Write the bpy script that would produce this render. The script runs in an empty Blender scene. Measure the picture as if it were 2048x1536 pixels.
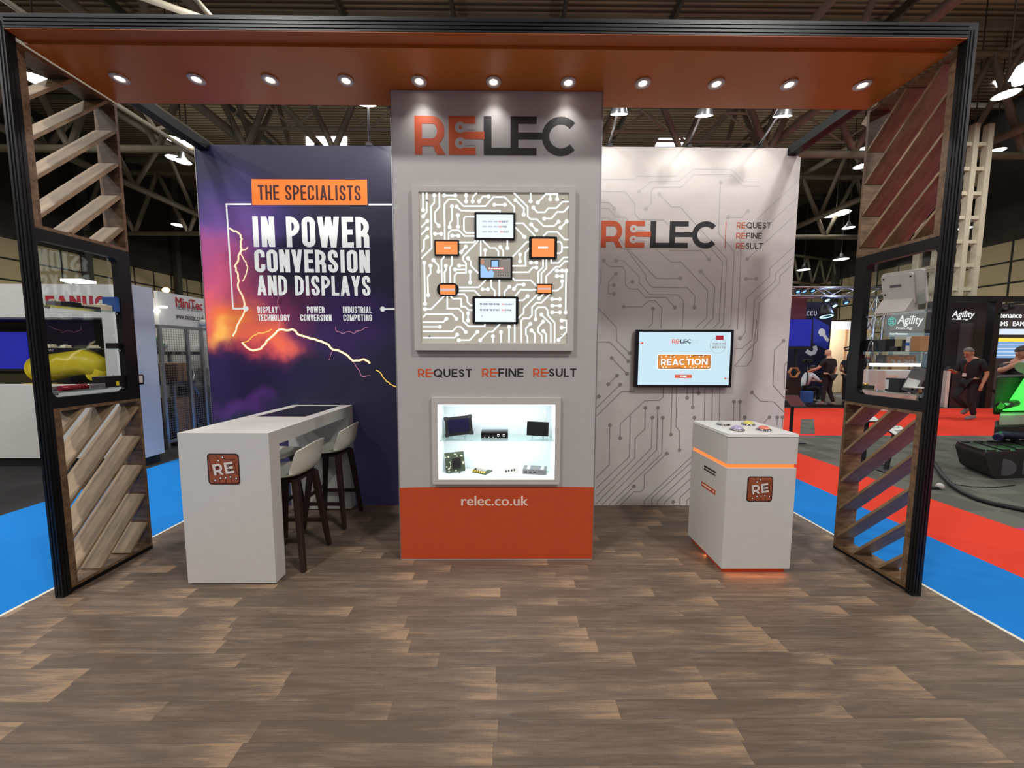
import bpy, bmesh, math, random
from mathutils import Vector, Matrix, Euler
SC = bpy.context.scene
COL = SC.collection
random.seed(7)
PI = math.pi

# ------------------------------------------------------------------ camera
F_PX, PITCH, YAW, ROLL = 738.99, .0844, .0077, .0033
CAM = Vector((.0494, -2.4405, 1.7))
_f = Vector((math.sin(YAW)*math.cos(PITCH), math.cos(YAW)*math.cos(PITCH), -math.sin(PITCH)))
_r0 = Vector((math.cos(YAW), -math.sin(YAW), 0)); _u0 = _r0.cross(_f)
_rt = _r0*math.cos(ROLL) + _u0*math.sin(ROLL)
_up = _u0*math.cos(ROLL) - _r0*math.sin(ROLL)
cd = bpy.data.cameras.new('camera'); cam = bpy.data.objects.new('camera', cd); COL.objects.link(cam)
cd.sensor_fit = 'HORIZONTAL'; cd.sensor_width = 36; cd.lens = F_PX/2048*36
cd.clip_start = .05; cd.clip_end = 300
cam.matrix_world = Matrix(((_rt.x, _up.x, -_f.x, CAM.x), (_rt.y, _up.y, -_f.y, CAM.y), (_rt.z, _up.z, -_f.z, CAM.z), (0, 0, 0, 1)))
SC.camera = cam

def ray(px, py):
    return _f + _rt*((px-1024)/F_PX) - _up*((py-768)/F_PX)
def at(px, py, axis, val):
    """the point of a known surface (x, y or z = val) seen at a photo pixel"""
    d = ray(px, py); i = 'xyz'.index(axis)
    return CAM + d*((val-CAM[i])/d[i])

# ------------------------------------------------------------------ world, exposure, lights
w = bpy.data.worlds.new('hall_air'); SC.world = w; w.use_nodes = True
bg = w.node_tree.nodes['Background']; bg.inputs[0].default_value = (1, .97, .94, 1); bg.inputs[1].default_value = .16
SC.view_settings.view_transform = 'Standard'; SC.view_settings.look = 'None'
SC.view_settings.exposure = .30; SC.view_settings.gamma = 1; SC.view_settings.use_curve_mapping = False
SC.cycles.use_denoising = True
SC.cycles.max_bounces = 7; SC.cycles.diffuse_bounces = 3; SC.cycles.glossy_bounces = 3
SC.cycles.transparent_max_bounces = 16; SC.cycles.sample_clamp_indirect = 6
SC.cycles.caustics_reflective = False; SC.cycles.caustics_refractive = False

def light(name, kind, loc, power, target=None, color=(1, 1, 1), **k):
    l = bpy.data.lights.new(name, kind); l.energy = power; l.color = color
    for a, b in k.items(): setattr(l, a, b)
    o = bpy.data.objects.new(name, l); COL.objects.link(o); o.location = loc
    d = (Vector(target)-Vector(loc)) if target else Vector((0, 0, -1))
    o.rotation_euler = d.to_track_quat('-Z', 'Y').to_euler()
    return o
HALL_AND_FILL_LAMPS = [(x, y) for y in (-13, -5.5, 7, 18, 30) for x in (-15, -5, 5, 15)]
HALL_AND_FILL_LAMPS.append((-8.5, -1))  # extra unseen lamp, added only to brighten the upper left slats
for i, (x, y) in enumerate(HALL_AND_FILL_LAMPS):
    light('hall_and_fill_light', 'AREA', (x, y, 9.6), {-13: 130, -5.5: 480, 7: 290, -1: 260}.get(y, 320), color=(1, .97, .93), shape='DISK', size=1.0)
    if y > -10: light('hall_and_fill_uplight', 'AREA', (x, y, 10.0), 30, (x, y, 14), (1, .95, .88), shape='DISK', size=.8)

# ------------------------------------------------------------------ materials
def lin(c):
    return tuple(((v/255)/12.92 if v/255 <= .04045 else ((v/255+.055)/1.055)**2.4) for v in c) + (1,)
MATS = {}
def nodes_of(name):
    m = bpy.data.materials.new(name); m.use_nodes = True; MATS[name] = m
    nt = m.node_tree
    return m, nt, nt.nodes['Principled BSDF'], nt.nodes.new, nt.links.new
def mk(name, col, rough=.5, metal=0., em=0., var=.08, scale=14., spec=.5, bump=0., alpha=1., stretch=None):
    m, nt, b, N, L = nodes_of(name)
    c = lin(col)
    tc = N('ShaderNodeTexCoord'); src = tc.outputs['Object']
    if stretch:
        mp = N('ShaderNodeMapping'); mp.inputs['Scale'].default_value = stretch; L(src, mp.inputs['Vector']); src = mp.outputs[0]
    nz = N('ShaderNodeTexNoise'); nz.inputs['Scale'].default_value = scale; nz.inputs['Detail'].default_value = 3
    L(src, nz.inputs['Vector'])
    mr = N('ShaderNodeMapRange'); mr.inputs[1].default_value = .3; mr.inputs[2].default_value = .7
    mr.inputs[3].default_value = 1-var; mr.inputs[4].default_value = 1+var
    L(nz.outputs['Fac'], mr.inputs[0])
    mx = N('ShaderNodeVectorMath'); mx.operation = 'SCALE'; mx.inputs[0].default_value = c[:3]
    L(mr.outputs[0], mx.inputs['Scale']); L(mx.outputs[0], b.inputs['Base Color'])
    b.inputs['Roughness'].default_value = rough; b.inputs['Metallic'].default_value = metal
    b.inputs['Specular IOR Level'].default_value = spec
    if em:
        L(mx.outputs[0], b.inputs['Emission Color']); b.inputs['Emission Strength'].default_value = em
    if bump:
        bp = N('ShaderNodeBump'); bp.inputs['Strength'].default_value = bump; bp.inputs['Distance'].default_value = .01
        L(nz.outputs['Fac'], bp.inputs['Height']); L(bp.outputs[0], b.inputs['Normal'])
    return m
def emit(name, col, s=1.):
    """a light-giving face: screens, lamps, back-lit print"""
    m, nt, b, N, L = nodes_of(name)
    b.inputs['Base Color'].default_value = (.01, .01, .01, 1); b.inputs['Roughness'].default_value = .3
    tc = N('ShaderNodeTexCoord'); nz = N('ShaderNodeTexNoise'); nz.inputs['Scale'].default_value = 5; L(tc.outputs['Object'], nz.inputs['Vector'])
    mr = N('ShaderNodeMapRange'); mr.inputs[3].default_value = s*.97; mr.inputs[4].default_value = s*1.03; L(nz.outputs['Fac'], mr.inputs[0])
    b.inputs['Emission Color'].default_value = lin(col); L(mr.outputs[0], b.inputs['Emission Strength'])
    return m
def glass(name, tint=(1, 1, 1), edge=.04, gl=1.0):
    m = bpy.data.materials.new(name); m.use_nodes = True; nt = m.node_tree; nt.nodes.clear(); N, L = nt.nodes.new, nt.links.new
    o = N('ShaderNodeOutputMaterial'); t = N('ShaderNodeBsdfTransparent'); g = N('ShaderNodeBsdfGlossy'); mx = N('ShaderNodeMixShader')
    ge = N('ShaderNodeNewGeometry'); io = N('ShaderNodeMath'); io.operation = 'MULTIPLY_ADD'; io.inputs[1].default_value = 1/1.5-1.5; io.inputs[2].default_value = 1.5
    fr = N('ShaderNodeFresnel'); L(ge.outputs['Backfacing'], io.inputs[0]); L(io.outputs[0], fr.inputs[0])   # same reflectance on both faces of the pane
    ml = N('ShaderNodeMath'); ml.operation = 'MULTIPLY_ADD'; ml.inputs[1].default_value = gl; ml.inputs[2].default_value = edge
    t.inputs[0].default_value = tint + (1,); g.inputs[0].default_value = (.95, 1, .98, 1); g.inputs['Roughness'].default_value = .01
    L(fr.outputs[0], ml.inputs[0]); L(ml.outputs[0], mx.inputs[0]); L(t.outputs[0], mx.inputs[1]); L(g.outputs[0], mx.inputs[2]); L(mx.outputs[0], o.inputs[0])
    MATS[name] = m; return m
def woodgrain(name, c1, c2, axis_scale, rough=.5):
    m, nt, b, N, L = nodes_of(name)
    tc = N('ShaderNodeTexCoord'); mp = N('ShaderNodeMapping'); mp.inputs['Scale'].default_value = axis_scale
    L(tc.outputs['Object'], mp.inputs[0])
    nz = N('ShaderNodeTexNoise'); nz.inputs['Scale'].default_value = 2.2; nz.inputs['Detail'].default_value = 6; nz.inputs['Roughness'].default_value = .65
    L(mp.outputs[0], nz.inputs['Vector'])
    cr = N('ShaderNodeValToRGB'); cr.color_ramp.elements[0].position = .32; cr.color_ramp.elements[1].position = .68
    cr.color_ramp.elements[0].color = lin(c1); cr.color_ramp.elements[1].color = lin(c2)
    L(nz.outputs['Fac'], cr.inputs[0]); L(cr.outputs[0], b.inputs['Base Color']); b.inputs['Roughness'].default_value = rough
    bp = N('ShaderNodeBump'); bp.inputs['Strength'].default_value = .15; bp.inputs['Distance'].default_value = .004
    L(nz.outputs['Fac'], bp.inputs['Height']); L(bp.outputs[0], b.inputs['Normal'])
    return m

def plank_floor():
    m, nt, b, N, L = nodes_of('vinyl_plank')
    def math_(op, a=None, b_=None, v=None):
        n = N('ShaderNodeMath'); n.operation = op
        for i, q in enumerate((a, b_)):
            if q is None: continue
            if isinstance(q, (int, float)): n.inputs[i].default_value = q
            else: L(q, n.inputs[i])
        return n.outputs[0]
    geo = N('ShaderNodeNewGeometry'); sp = N('ShaderNodeSeparateXYZ'); L(geo.outputs['Position'], sp.inputs[0])
    X, Y = sp.outputs[0], sp.outputs[1]
    ry = math_('DIVIDE', math_('ADD', Y, .957), .0965); row = math_('FLOOR', ry)
    wn = N('ShaderNodeTexWhiteNoise'); wn.noise_dimensions = '1D'; L(math_('ADD', row, 3.3), wn.inputs['W'])
    cx = math_('ADD', math_('DIVIDE', X, 1.09), math_('MULTIPLY', wn.outputs['Value'], 7.0)); colm = math_('FLOOR', cx)
    cb = N('ShaderNodeCombineXYZ'); L(row, cb.inputs[0]); L(colm, cb.inputs[1])
    w2 = N('ShaderNodeTexWhiteNoise'); w2.noise_dimensions = '2D'; L(cb.outputs[0], w2.inputs['Vector'])
    fx = math_('FRACT', cx); fy = math_('FRACT', ry)
    # grain, shifted for every plank
    gv = N('ShaderNodeCombineXYZ')
    L(math_('ADD', math_('MULTIPLY', X, 1.0), math_('MULTIPLY', w2.outputs['Value'], 40)), gv.inputs[0])
    L(math_('ADD', math_('MULTIPLY', Y, 11.0), math_('MULTIPLY', row, 5.7)), gv.inputs[1])
    n1 = N('ShaderNodeTexNoise'); n1.inputs['Scale'].default_value = 2.3; n1.inputs['Detail'].default_value = 5; n1.inputs['Roughness'].default_value = .6; n1.inputs['Distortion'].default_value = .6
    L(gv.outputs[0], n1.inputs['Vector'])
    g2 = N('ShaderNodeCombineXYZ'); L(math_('MULTIPLY', X, 3.0), g2.inputs[0]); L(math_('MULTIPLY', Y, 60.0), g2.inputs[1]); L(w2.outputs['Value'], g2.inputs[2])
    n2 = N('ShaderNodeTexNoise'); n2.inputs['Scale'].default_value = 3; n2.inputs['Detail'].default_value = 4; L(g2.outputs[0], n2.inputs['Vector'])
    g3 = N('ShaderNodeCombineXYZ'); L(math_('MULTIPLY', X, 55.0), g3.inputs[0]); L(math_('MULTIPLY', Y, 9.0), g3.inputs[1])
    n3 = N('ShaderNodeTexNoise'); n3.inputs['Scale'].default_value = 2; L(g3.outputs[0], n3.inputs['Vector'])
    # pale plank ends, mottled middle
    endm = N('ShaderNodeMapRange'); endm.inputs[1].default_value = .70; endm.inputs[2].default_value = 1.0; L(fx, endm.inputs[0])
    t = math_('ADD', math_('MULTIPLY', n1.outputs['Fac'], 1.0), math_('MULTIPLY', n2.outputs['Fac'], .35))
    t = math_('ADD', t, math_('MULTIPLY', endm.outputs[0], .24))
    t = math_('ADD', t, math_('MULTIPLY', w2.outputs['Value'], .16))
    t = math_('ADD', t, math_('MULTIPLY', n3.outputs['Fac'], .10))
    cr = N('ShaderNodeValToRGB'); e = cr.color_ramp.elements
    e[0].position = .62; e[0].color = lin((94, 80, 69)); e[1].position = 1.22 if False else 1.0; e[1].color = lin((152, 127, 102))
    k = cr.color_ramp.elements.new(.82); k.color = lin((116, 99, 85))
    L(math_('MULTIPLY', t, .88), cr.inputs[0])
    edge = math_('MINIMUM', math_('MULTIPLY', math_('MINIMUM', fx, math_('SUBTRACT', 1, fx)), 1.09), math_('MULTIPLY', math_('MINIMUM', fy, math_('SUBTRACT', 1, fy)), .0965))
    em = N('ShaderNodeMapRange'); em.inputs[1].default_value = .0006; em.inputs[2].default_value = .002; em.inputs[3].default_value = .72; em.inputs[4].default_value = 1; L(edge, em.inputs[0])
    sc = N('ShaderNodeVectorMath'); sc.operation = 'SCALE'; L(cr.outputs[0], sc.inputs[0]); L(em.outputs[0], sc.inputs['Scale'])
    L(sc.outputs[0], b.inputs['Base Color']); b.inputs['Roughness'].default_value = .55; b.inputs['Specular IOR Level'].default_value = .35
    bp = N('ShaderNodeBump'); bp.inputs['Strength'].default_value = .12; bp.inputs['Distance'].default_value = .003; L(n2.outputs['Fac'], bp.inputs['Height']); L(bp.outputs[0], b.inputs['Normal'])
    return m
def storm_print(Y):
    """printed storm sky: soft colour fields broken up by cloud noise"""
    m, nt, b, N, L = nodes_of('storm_print')
    geo = N('ShaderNodeNewGeometry')
    nz = N('ShaderNodeTexNoise'); nz.inputs['Scale'].default_value = 1.9; nz.inputs['Detail'].default_value = 5; L(geo.outputs['Position'], nz.inputs['Vector'])
    s0 = N('ShaderNodeVectorMath'); s0.operation = 'SUBTRACT'; s0.inputs[1].default_value = (.5, .5, .5); L(nz.outputs['Color'], s0.inputs[0])
    s1 = N('ShaderNodeVectorMath'); s1.operation = 'SCALE'; s1.inputs['Scale'].default_value = .75; L(s0.outputs[0], s1.inputs[0])
    wp = N('ShaderNodeVectorMath'); wp.operation = 'ADD'; L(geo.outputs['Position'], wp.inputs[0]); L(s1.outputs[0], wp.inputs[1])
    col = None
    base = lin((33, 31, 52))
    # (photo x, y, radius x, radius z, colour, strength)
    F = [(560, 300, 3.0, .9, (38, 38, 66), .9), (480, 440, .9, .55, (66, 56, 122), .85), (440, 480, .8, .5, (112, 74, 150), .9), (410, 560, .75, .65, (200, 84, 128), .95),
         (410, 620, .6, .45, (238, 104, 112), .95), (520, 650, .75, .55, (160, 62, 112), .75), (470, 650, .48, .33, (250, 122, 70), 1.0), (468, 668, .26, .16, (255, 190, 90), .9), (545, 675, .4, .24, (250, 112, 80), .9),
         (700, 640, .7, .5, (58, 36, 90), .7), (430, 740, .85, .40, (44, 28, 72), .97), (520, 775, 1.1, .42, (36, 26, 62), .97), (520, 700, .35, .10, (214, 70, 90), .45), (660, 830, 1.6, .5, (33, 32, 52), .95), (480, 812, .5, .16, (86, 44, 118), .75), (450, 930, 2, .8, (52, 51, 80), .9)]
    sp = N('ShaderNodeSeparateXYZ'); L(wp.outputs[0], sp.inputs[0])
    prev = None
    for (px, py, rx, rz, c, s) in F:
        p = at(px, py, 'y', Y)
        mp = N('ShaderNodeVectorMath'); mp.operation = 'SUBTRACT'; mp.inputs[1].default_value = p; L(wp.outputs[0], mp.inputs[0])
        dv = N('ShaderNodeVectorMath'); dv.operation = 'DIVIDE'; dv.inputs[1].default_value = (rx, 1e4, rz); L(mp.outputs[0], dv.inputs[0])
        ln = N('ShaderNodeVectorMath'); ln.operation = 'LENGTH'; L(dv.outputs[0], ln.inputs[0])
        mr = N('ShaderNodeMapRange'); mr.interpolation_type = 'SMOOTHSTEP'; mr.inputs[1].default_value = .15; mr.inputs[2].default_value = 1.05
        mr.inputs[3].default_value = s; mr.inputs[4].default_value = 0; L(ln.outputs['Value'], mr.inputs[0])
        mx = N('ShaderNodeMix'); mx.data_type = 'RGBA'; L(mr.outputs[0], mx.inputs[0])
        if prev: L(prev, mx.inputs[6])
        else: mx.inputs[6].default_value = base
        mx.inputs[7].default_value = lin(c); prev = mx.outputs[2]
    L(prev, b.inputs['Base Color']); L(prev, b.inputs['Emission Color']); b.inputs['Emission Strength'].default_value = .34   # back-lit fabric
    b.inputs['Roughness'].default_value = .42; b.inputs['Specular IOR Level'].default_value = .35
    return m
def height_ink(name, dark, pale, z0, z1):  # colour runs from dark below to pale above
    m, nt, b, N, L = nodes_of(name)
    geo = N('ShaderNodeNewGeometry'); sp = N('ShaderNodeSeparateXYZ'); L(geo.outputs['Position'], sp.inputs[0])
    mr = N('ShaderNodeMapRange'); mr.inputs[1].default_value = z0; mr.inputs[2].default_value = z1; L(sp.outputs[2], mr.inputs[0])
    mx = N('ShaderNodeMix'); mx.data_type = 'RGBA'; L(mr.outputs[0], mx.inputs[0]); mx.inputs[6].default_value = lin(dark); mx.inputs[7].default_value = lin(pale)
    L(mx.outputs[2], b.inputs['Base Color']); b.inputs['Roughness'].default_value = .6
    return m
def panelled(name, c, gap, w, h, rough=.8, axis=1):
    """big cladding sheets on the hall walls: brick texture on (axis, z)"""
    m, nt, b, N, L = nodes_of(name)
    geo = N('ShaderNodeNewGeometry'); sp = N('ShaderNodeSeparateXYZ'); L(geo.outputs['Position'], sp.inputs[0])
    cb = N('ShaderNodeCombineXYZ'); L(sp.outputs[axis], cb.inputs[0]); L(sp.outputs[2], cb.inputs[1])
    br = N('ShaderNodeTexBrick'); br.offset = 0; br.inputs['Scale'].default_value = 1; br.inputs['Brick Width'].default_value = w; br.inputs['Row Height'].default_value = h
    br.inputs['Mortar Size'].default_value = .05; br.inputs['Color1'].default_value = lin(c); br.inputs['Color2'].default_value = lin(tuple(v*.9 for v in c)); br.inputs['Mortar'].default_value = lin(gap)
    L(cb.outputs[0], br.inputs['Vector']); L(br.outputs[0], b.inputs['Base Color']); b.inputs['Roughness'].default_value = rough
    return m
def corrugated(name, c):
    m, nt, b, N, L = nodes_of(name)
    geo = N('ShaderNodeNewGeometry'); wv = N('ShaderNodeTexWave'); wv.bands_direction = 'Y'; wv.inputs['Scale'].default_value = 1.4; wv.inputs['Distortion'].default_value = 0
    L(geo.outputs['Position'], wv.inputs['Vector'])
    cr = N('ShaderNodeValToRGB'); cr.color_ramp.elements[0].color = lin(tuple(v*.55 for v in c)); cr.color_ramp.elements[1].color = lin(c); cr.color_ramp.elements[0].position = .05; cr.color_ramp.elements[1].position = .5
    L(wv.outputs['Fac'], cr.inputs[0]); L(cr.outputs[0], b.inputs['Base Color']); b.inputs['Roughness'].default_value = .8
    bp = N('ShaderNodeBump'); bp.inputs['Distance'].default_value = .05; L(wv.outputs['Fac'], bp.inputs['Height']); L(bp.outputs[0], b.inputs['Normal'])
    return m
def carpet_tiles(name, c):
    m, nt, b, N, L = nodes_of(name)
    geo = N('ShaderNodeNewGeometry'); ck = N('ShaderNodeTexChecker'); ck.inputs['Scale'].default_value = 2
    ck.inputs['Color1'].default_value = lin(c); ck.inputs['Color2'].default_value = lin(tuple(v*.86 for v in c)); L(geo.outputs['Position'], ck.inputs[0])
    wv = N('ShaderNodeTexWave'); wv.inputs['Scale'].default_value = 9; wv.bands_direction = 'DIAGONAL'; L(geo.outputs['Position'], wv.inputs['Vector'])
    mx = N('ShaderNodeMix'); mx.data_type = 'RGBA'; mx.blend_type = 'MULTIPLY'; mx.inputs[0].default_value = .3; L(ck.outputs[0], mx.inputs[6]); L(wv.outputs['Color'], mx.inputs[7])
    L(mx.outputs[2], b.inputs['Base Color']); b.inputs['Roughness'].default_value = .95; return m

# ------------------------------------------------------------------ building kit
LOC = {}
class MB:
    """collects shapes; build() links them as ONE mesh object"""
    def __init__(s): s.v = []; s.f = []; s.mi = []; s.sm = []; s.cur = 0
    def add(s, vs, fs, smooth=False):
        n = len(s.v); s.v += [Vector(p) for p in vs]
        for f in fs: s.f.append([n+i for i in f]); s.mi.append(s.cur); s.sm.append(smooth)
        return s
    def obox(s, c, a, b, d):
        c, a, b, d = map(Vector, (c, a, b, d))
        vs = [c+a*i+b*j+d*k for k in (-1, 1) for j in (-1, 1) for i in (-1, 1)]
        return s.add(vs, [(0, 2, 3, 1), (4, 5, 7, 6), (0, 1, 5, 4), (2, 6, 7, 3), (0, 4, 6, 2), (1, 3, 7, 5)])
    def box(s, x0, x1, y0, y1, z0, z1):
        return s.obox(((x0+x1)/2, (y0+y1)/2, (z0+z1)/2), ((x1-x0)/2, 0, 0), (0, (y1-y0)/2, 0), (0, 0, (z1-z0)/2))
    def bar(s, p, q, w, h, up=(0, 0, 1)):
        p, q = Vector(p), Vector(q); d = (q-p); n = d.normalized(); u = Vector(up)
        if abs(n.dot(u)) > .98: u = Vector((0, 1, 0))
        x = n.cross(u).normalized(); z = x.cross(n)
        return s.obox((p+q)/2, d/2, x*w/2, z*h/2)
    def tube(s, pts, r, n=8, smooth=True):
        pts = [Vector(p) for p in pts]; rr = r if isinstance(r, (list, tuple)) else [r]*len(pts)
        rings = []; ref = None
        for i, p in enumerate(pts):
            d = (pts[min(i+1, len(pts)-1)]-pts[max(i-1, 0)]).normalized()
            if ref is None: ref = d.orthogonal()
            x = (ref-d*ref.dot(d)).normalized(); ref = x; y = d.cross(x)
            rings.append([p+(x*math.cos(2*PI*k/n)+y*math.sin(2*PI*k/n))*rr[i] for k in range(n)])
        vs = [v for R in rings for v in R]
        fs = [(i*n+k, i*n+(k+1) % n, (i+1)*n+(k+1) % n, (i+1)*n+k) for i in range(len(pts)-1) for k in range(n)]
        s.add(vs, fs, smooth); m = len(s.v)-len(vs)
        for ring in (list(range(n))[::-1], [(len(pts)-1)*n+k for k in range(n)]):
            s.f.append([m+i for i in ring]); s.mi.append(s.cur); s.sm.append(False)
        return s
    def cyl(s, p, q, r, n=20, r2=None): return s.tube([p, q], [r, r if r2 is None else r2], n)
    def lathe(s, prof, c=(0, 0, 0), n=24, ax=(0, 0, 1)):
        c = Vector(c); a = Vector(ax).normalized(); x = a.orthogonal().normalized(); y = a.cross(x)
        vs = [c+a*z+(x*math.cos(2*PI*k/n)+y*math.sin(2*PI*k/n))*r for r, z in prof for k in range(n)]
        return s.add(vs, [(i*n+k, i*n+(k+1) % n, (i+1)*n+(k+1) % n, (i+1)*n+k) for i in range(len(prof)-1) for k in range(n)], True)
    def ball(s, c, r, nu=16, nv=10, rot=None):
        r = Vector(r) if not isinstance(r, (int, float)) else Vector((r, r, r)); c = Vector(c); vs = []
        for j in range(nv+1):
            t = PI*j/nv
            for k in range(nu):
                p = Vector((math.sin(t)*math.cos(2*PI*k/nu)*r.x, math.sin(t)*math.sin(2*PI*k/nu)*r.y, math.cos(t)*r.z))
                vs.append(c+(rot@p if rot else p))
        return s.add(vs, [(j*nu+k, (j+1)*nu+k, (j+1)*nu+(k+1) % nu, j*nu+(k+1) % nu) for j in range(nv) for k in range(nu)], True)
    def prism(s, poly, o, u, v, t):
        """polygon in the frame (o,u,v) pushed out by the vector t"""
        o, u, v, t = map(Vector, (o, u, v, t)); n = len(poly)
        a = [o+u*x+v*y for x, y in poly]; b = [p+t for p in a]
        return s.add(a+b, [list(range(n))[::-1], list(range(n, 2*n))]+[(i, (i+1) % n, n+(i+1) % n, n+i) for i in range(n)])
    def ringprism(s, outer, inner, o, u, v, t):
        o, u, v, t = map(Vector, (o, u, v, t)); n = len(outer)
        P = lambda q, e: [o+u*x+v*y+e for x, y in q]
        vs = P(outer, Vector()) + P(inner, Vector()) + P(outer, t) + P(inner, t); fs = []
        for i in range(n):
            j = (i+1) % n
            fs += [(i, n+i, n+j, j), (2*n+i, 2*n+j, 3*n+j, 3*n+i), (i, j, 2*n+j, 2*n+i), (n+i, 3*n+i, 3*n+j, n+j)]
        return s.add(vs, fs)
    def build(s, name, mat, parent=None, bevel=0, seg=2):
        me = bpy.data.meshes.new(name); vs = s.v
        if parent is not None: base = LOC[parent.name]
        else:
            lo = [min(p[i] for p in vs) for i in range(3)]; hi = [max(p[i] for p in vs) for i in range(3)]
            base = Vector(((lo[0]+hi[0])/2, (lo[1]+hi[1])/2, lo[2]))
        me.from_pydata([p-base for p in vs], [], s.f); me.update()
        for m in (mat if isinstance(mat, (list, tuple)) else [mat]): me.materials.append(MATS[m])
        for p, i, q in zip(me.polygons, s.mi, s.sm): p.material_index = i; p.use_smooth = q
        bm = bmesh.new(); bm.from_mesh(me); bmesh.ops.recalc_face_normals(bm, faces=bm.faces)
        bm.to_mesh(me); bm.free()
        o = bpy.data.objects.new(name, me); COL.objects.link(o); LOC[o.name] = base
        if parent is not None: o.parent = parent
        else: o.location = base
        if bevel:
            b = o.modifiers.new('bevel', 'BEVEL'); b.width = bevel; b.segments = seg; b.limit_method = 'ANGLE'; b.angle_limit = .6
        return o
def tag(o, label=None, cat=None, group=None, kind=None):
    if label: o['label'] = label
    if cat: o['category'] = cat
    if group: o['group'] = group
    if kind: o['kind'] = kind
    return o
def thing(name, loc, label, cat, group=None):
    o = bpy.data.objects.new(name, None); COL.objects.link(o); o.location = loc; o.empty_display_size = .1
    LOC[o.name] = Vector(loc); return tag(o, label, cat, group)
def struct(name, mb, mat): return tag(mb.build(name, mat), kind='structure')
def copy_tree(o, parent=None):
    c = o.copy(); COL.objects.link(c)
    if parent: c.parent = parent
    LOC[c.name] = LOC.get(o.name)
    for ch in list(o.children): copy_tree(ch, c)
    return c
def place(o, loc, rz=0, label=None):
    o.location = loc; o.rotation_euler = (0, 0, rz)
    if label: o['label'] = label
    return o

def arc(cx, cy, rx, ry, a0, a1, n=8):
    return [(cx+rx*math.cos(math.radians(a0+(a1-a0)*i/n)), cy+ry*math.sin(math.radians(a0+(a1-a0)*i/n))) for i in range(n+1)]
def rrect(x0, x1, y0, y1, r, n=5):
    return arc(x1-r, y0+r, r, r, -90, 0, n)+arc(x1-r, y1-r, r, r, 0, 90, n)+arc(x0+r, y1-r, r, r, 90, 180, n)+arc(x0+r, y0+r, r, r, 180, 270, n)
def circ(cx, cy, r, n=20): return [(cx+r*math.cos(2*PI*i/n), cy+r*math.sin(2*PI*i/n)) for i in range(n)]

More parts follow.
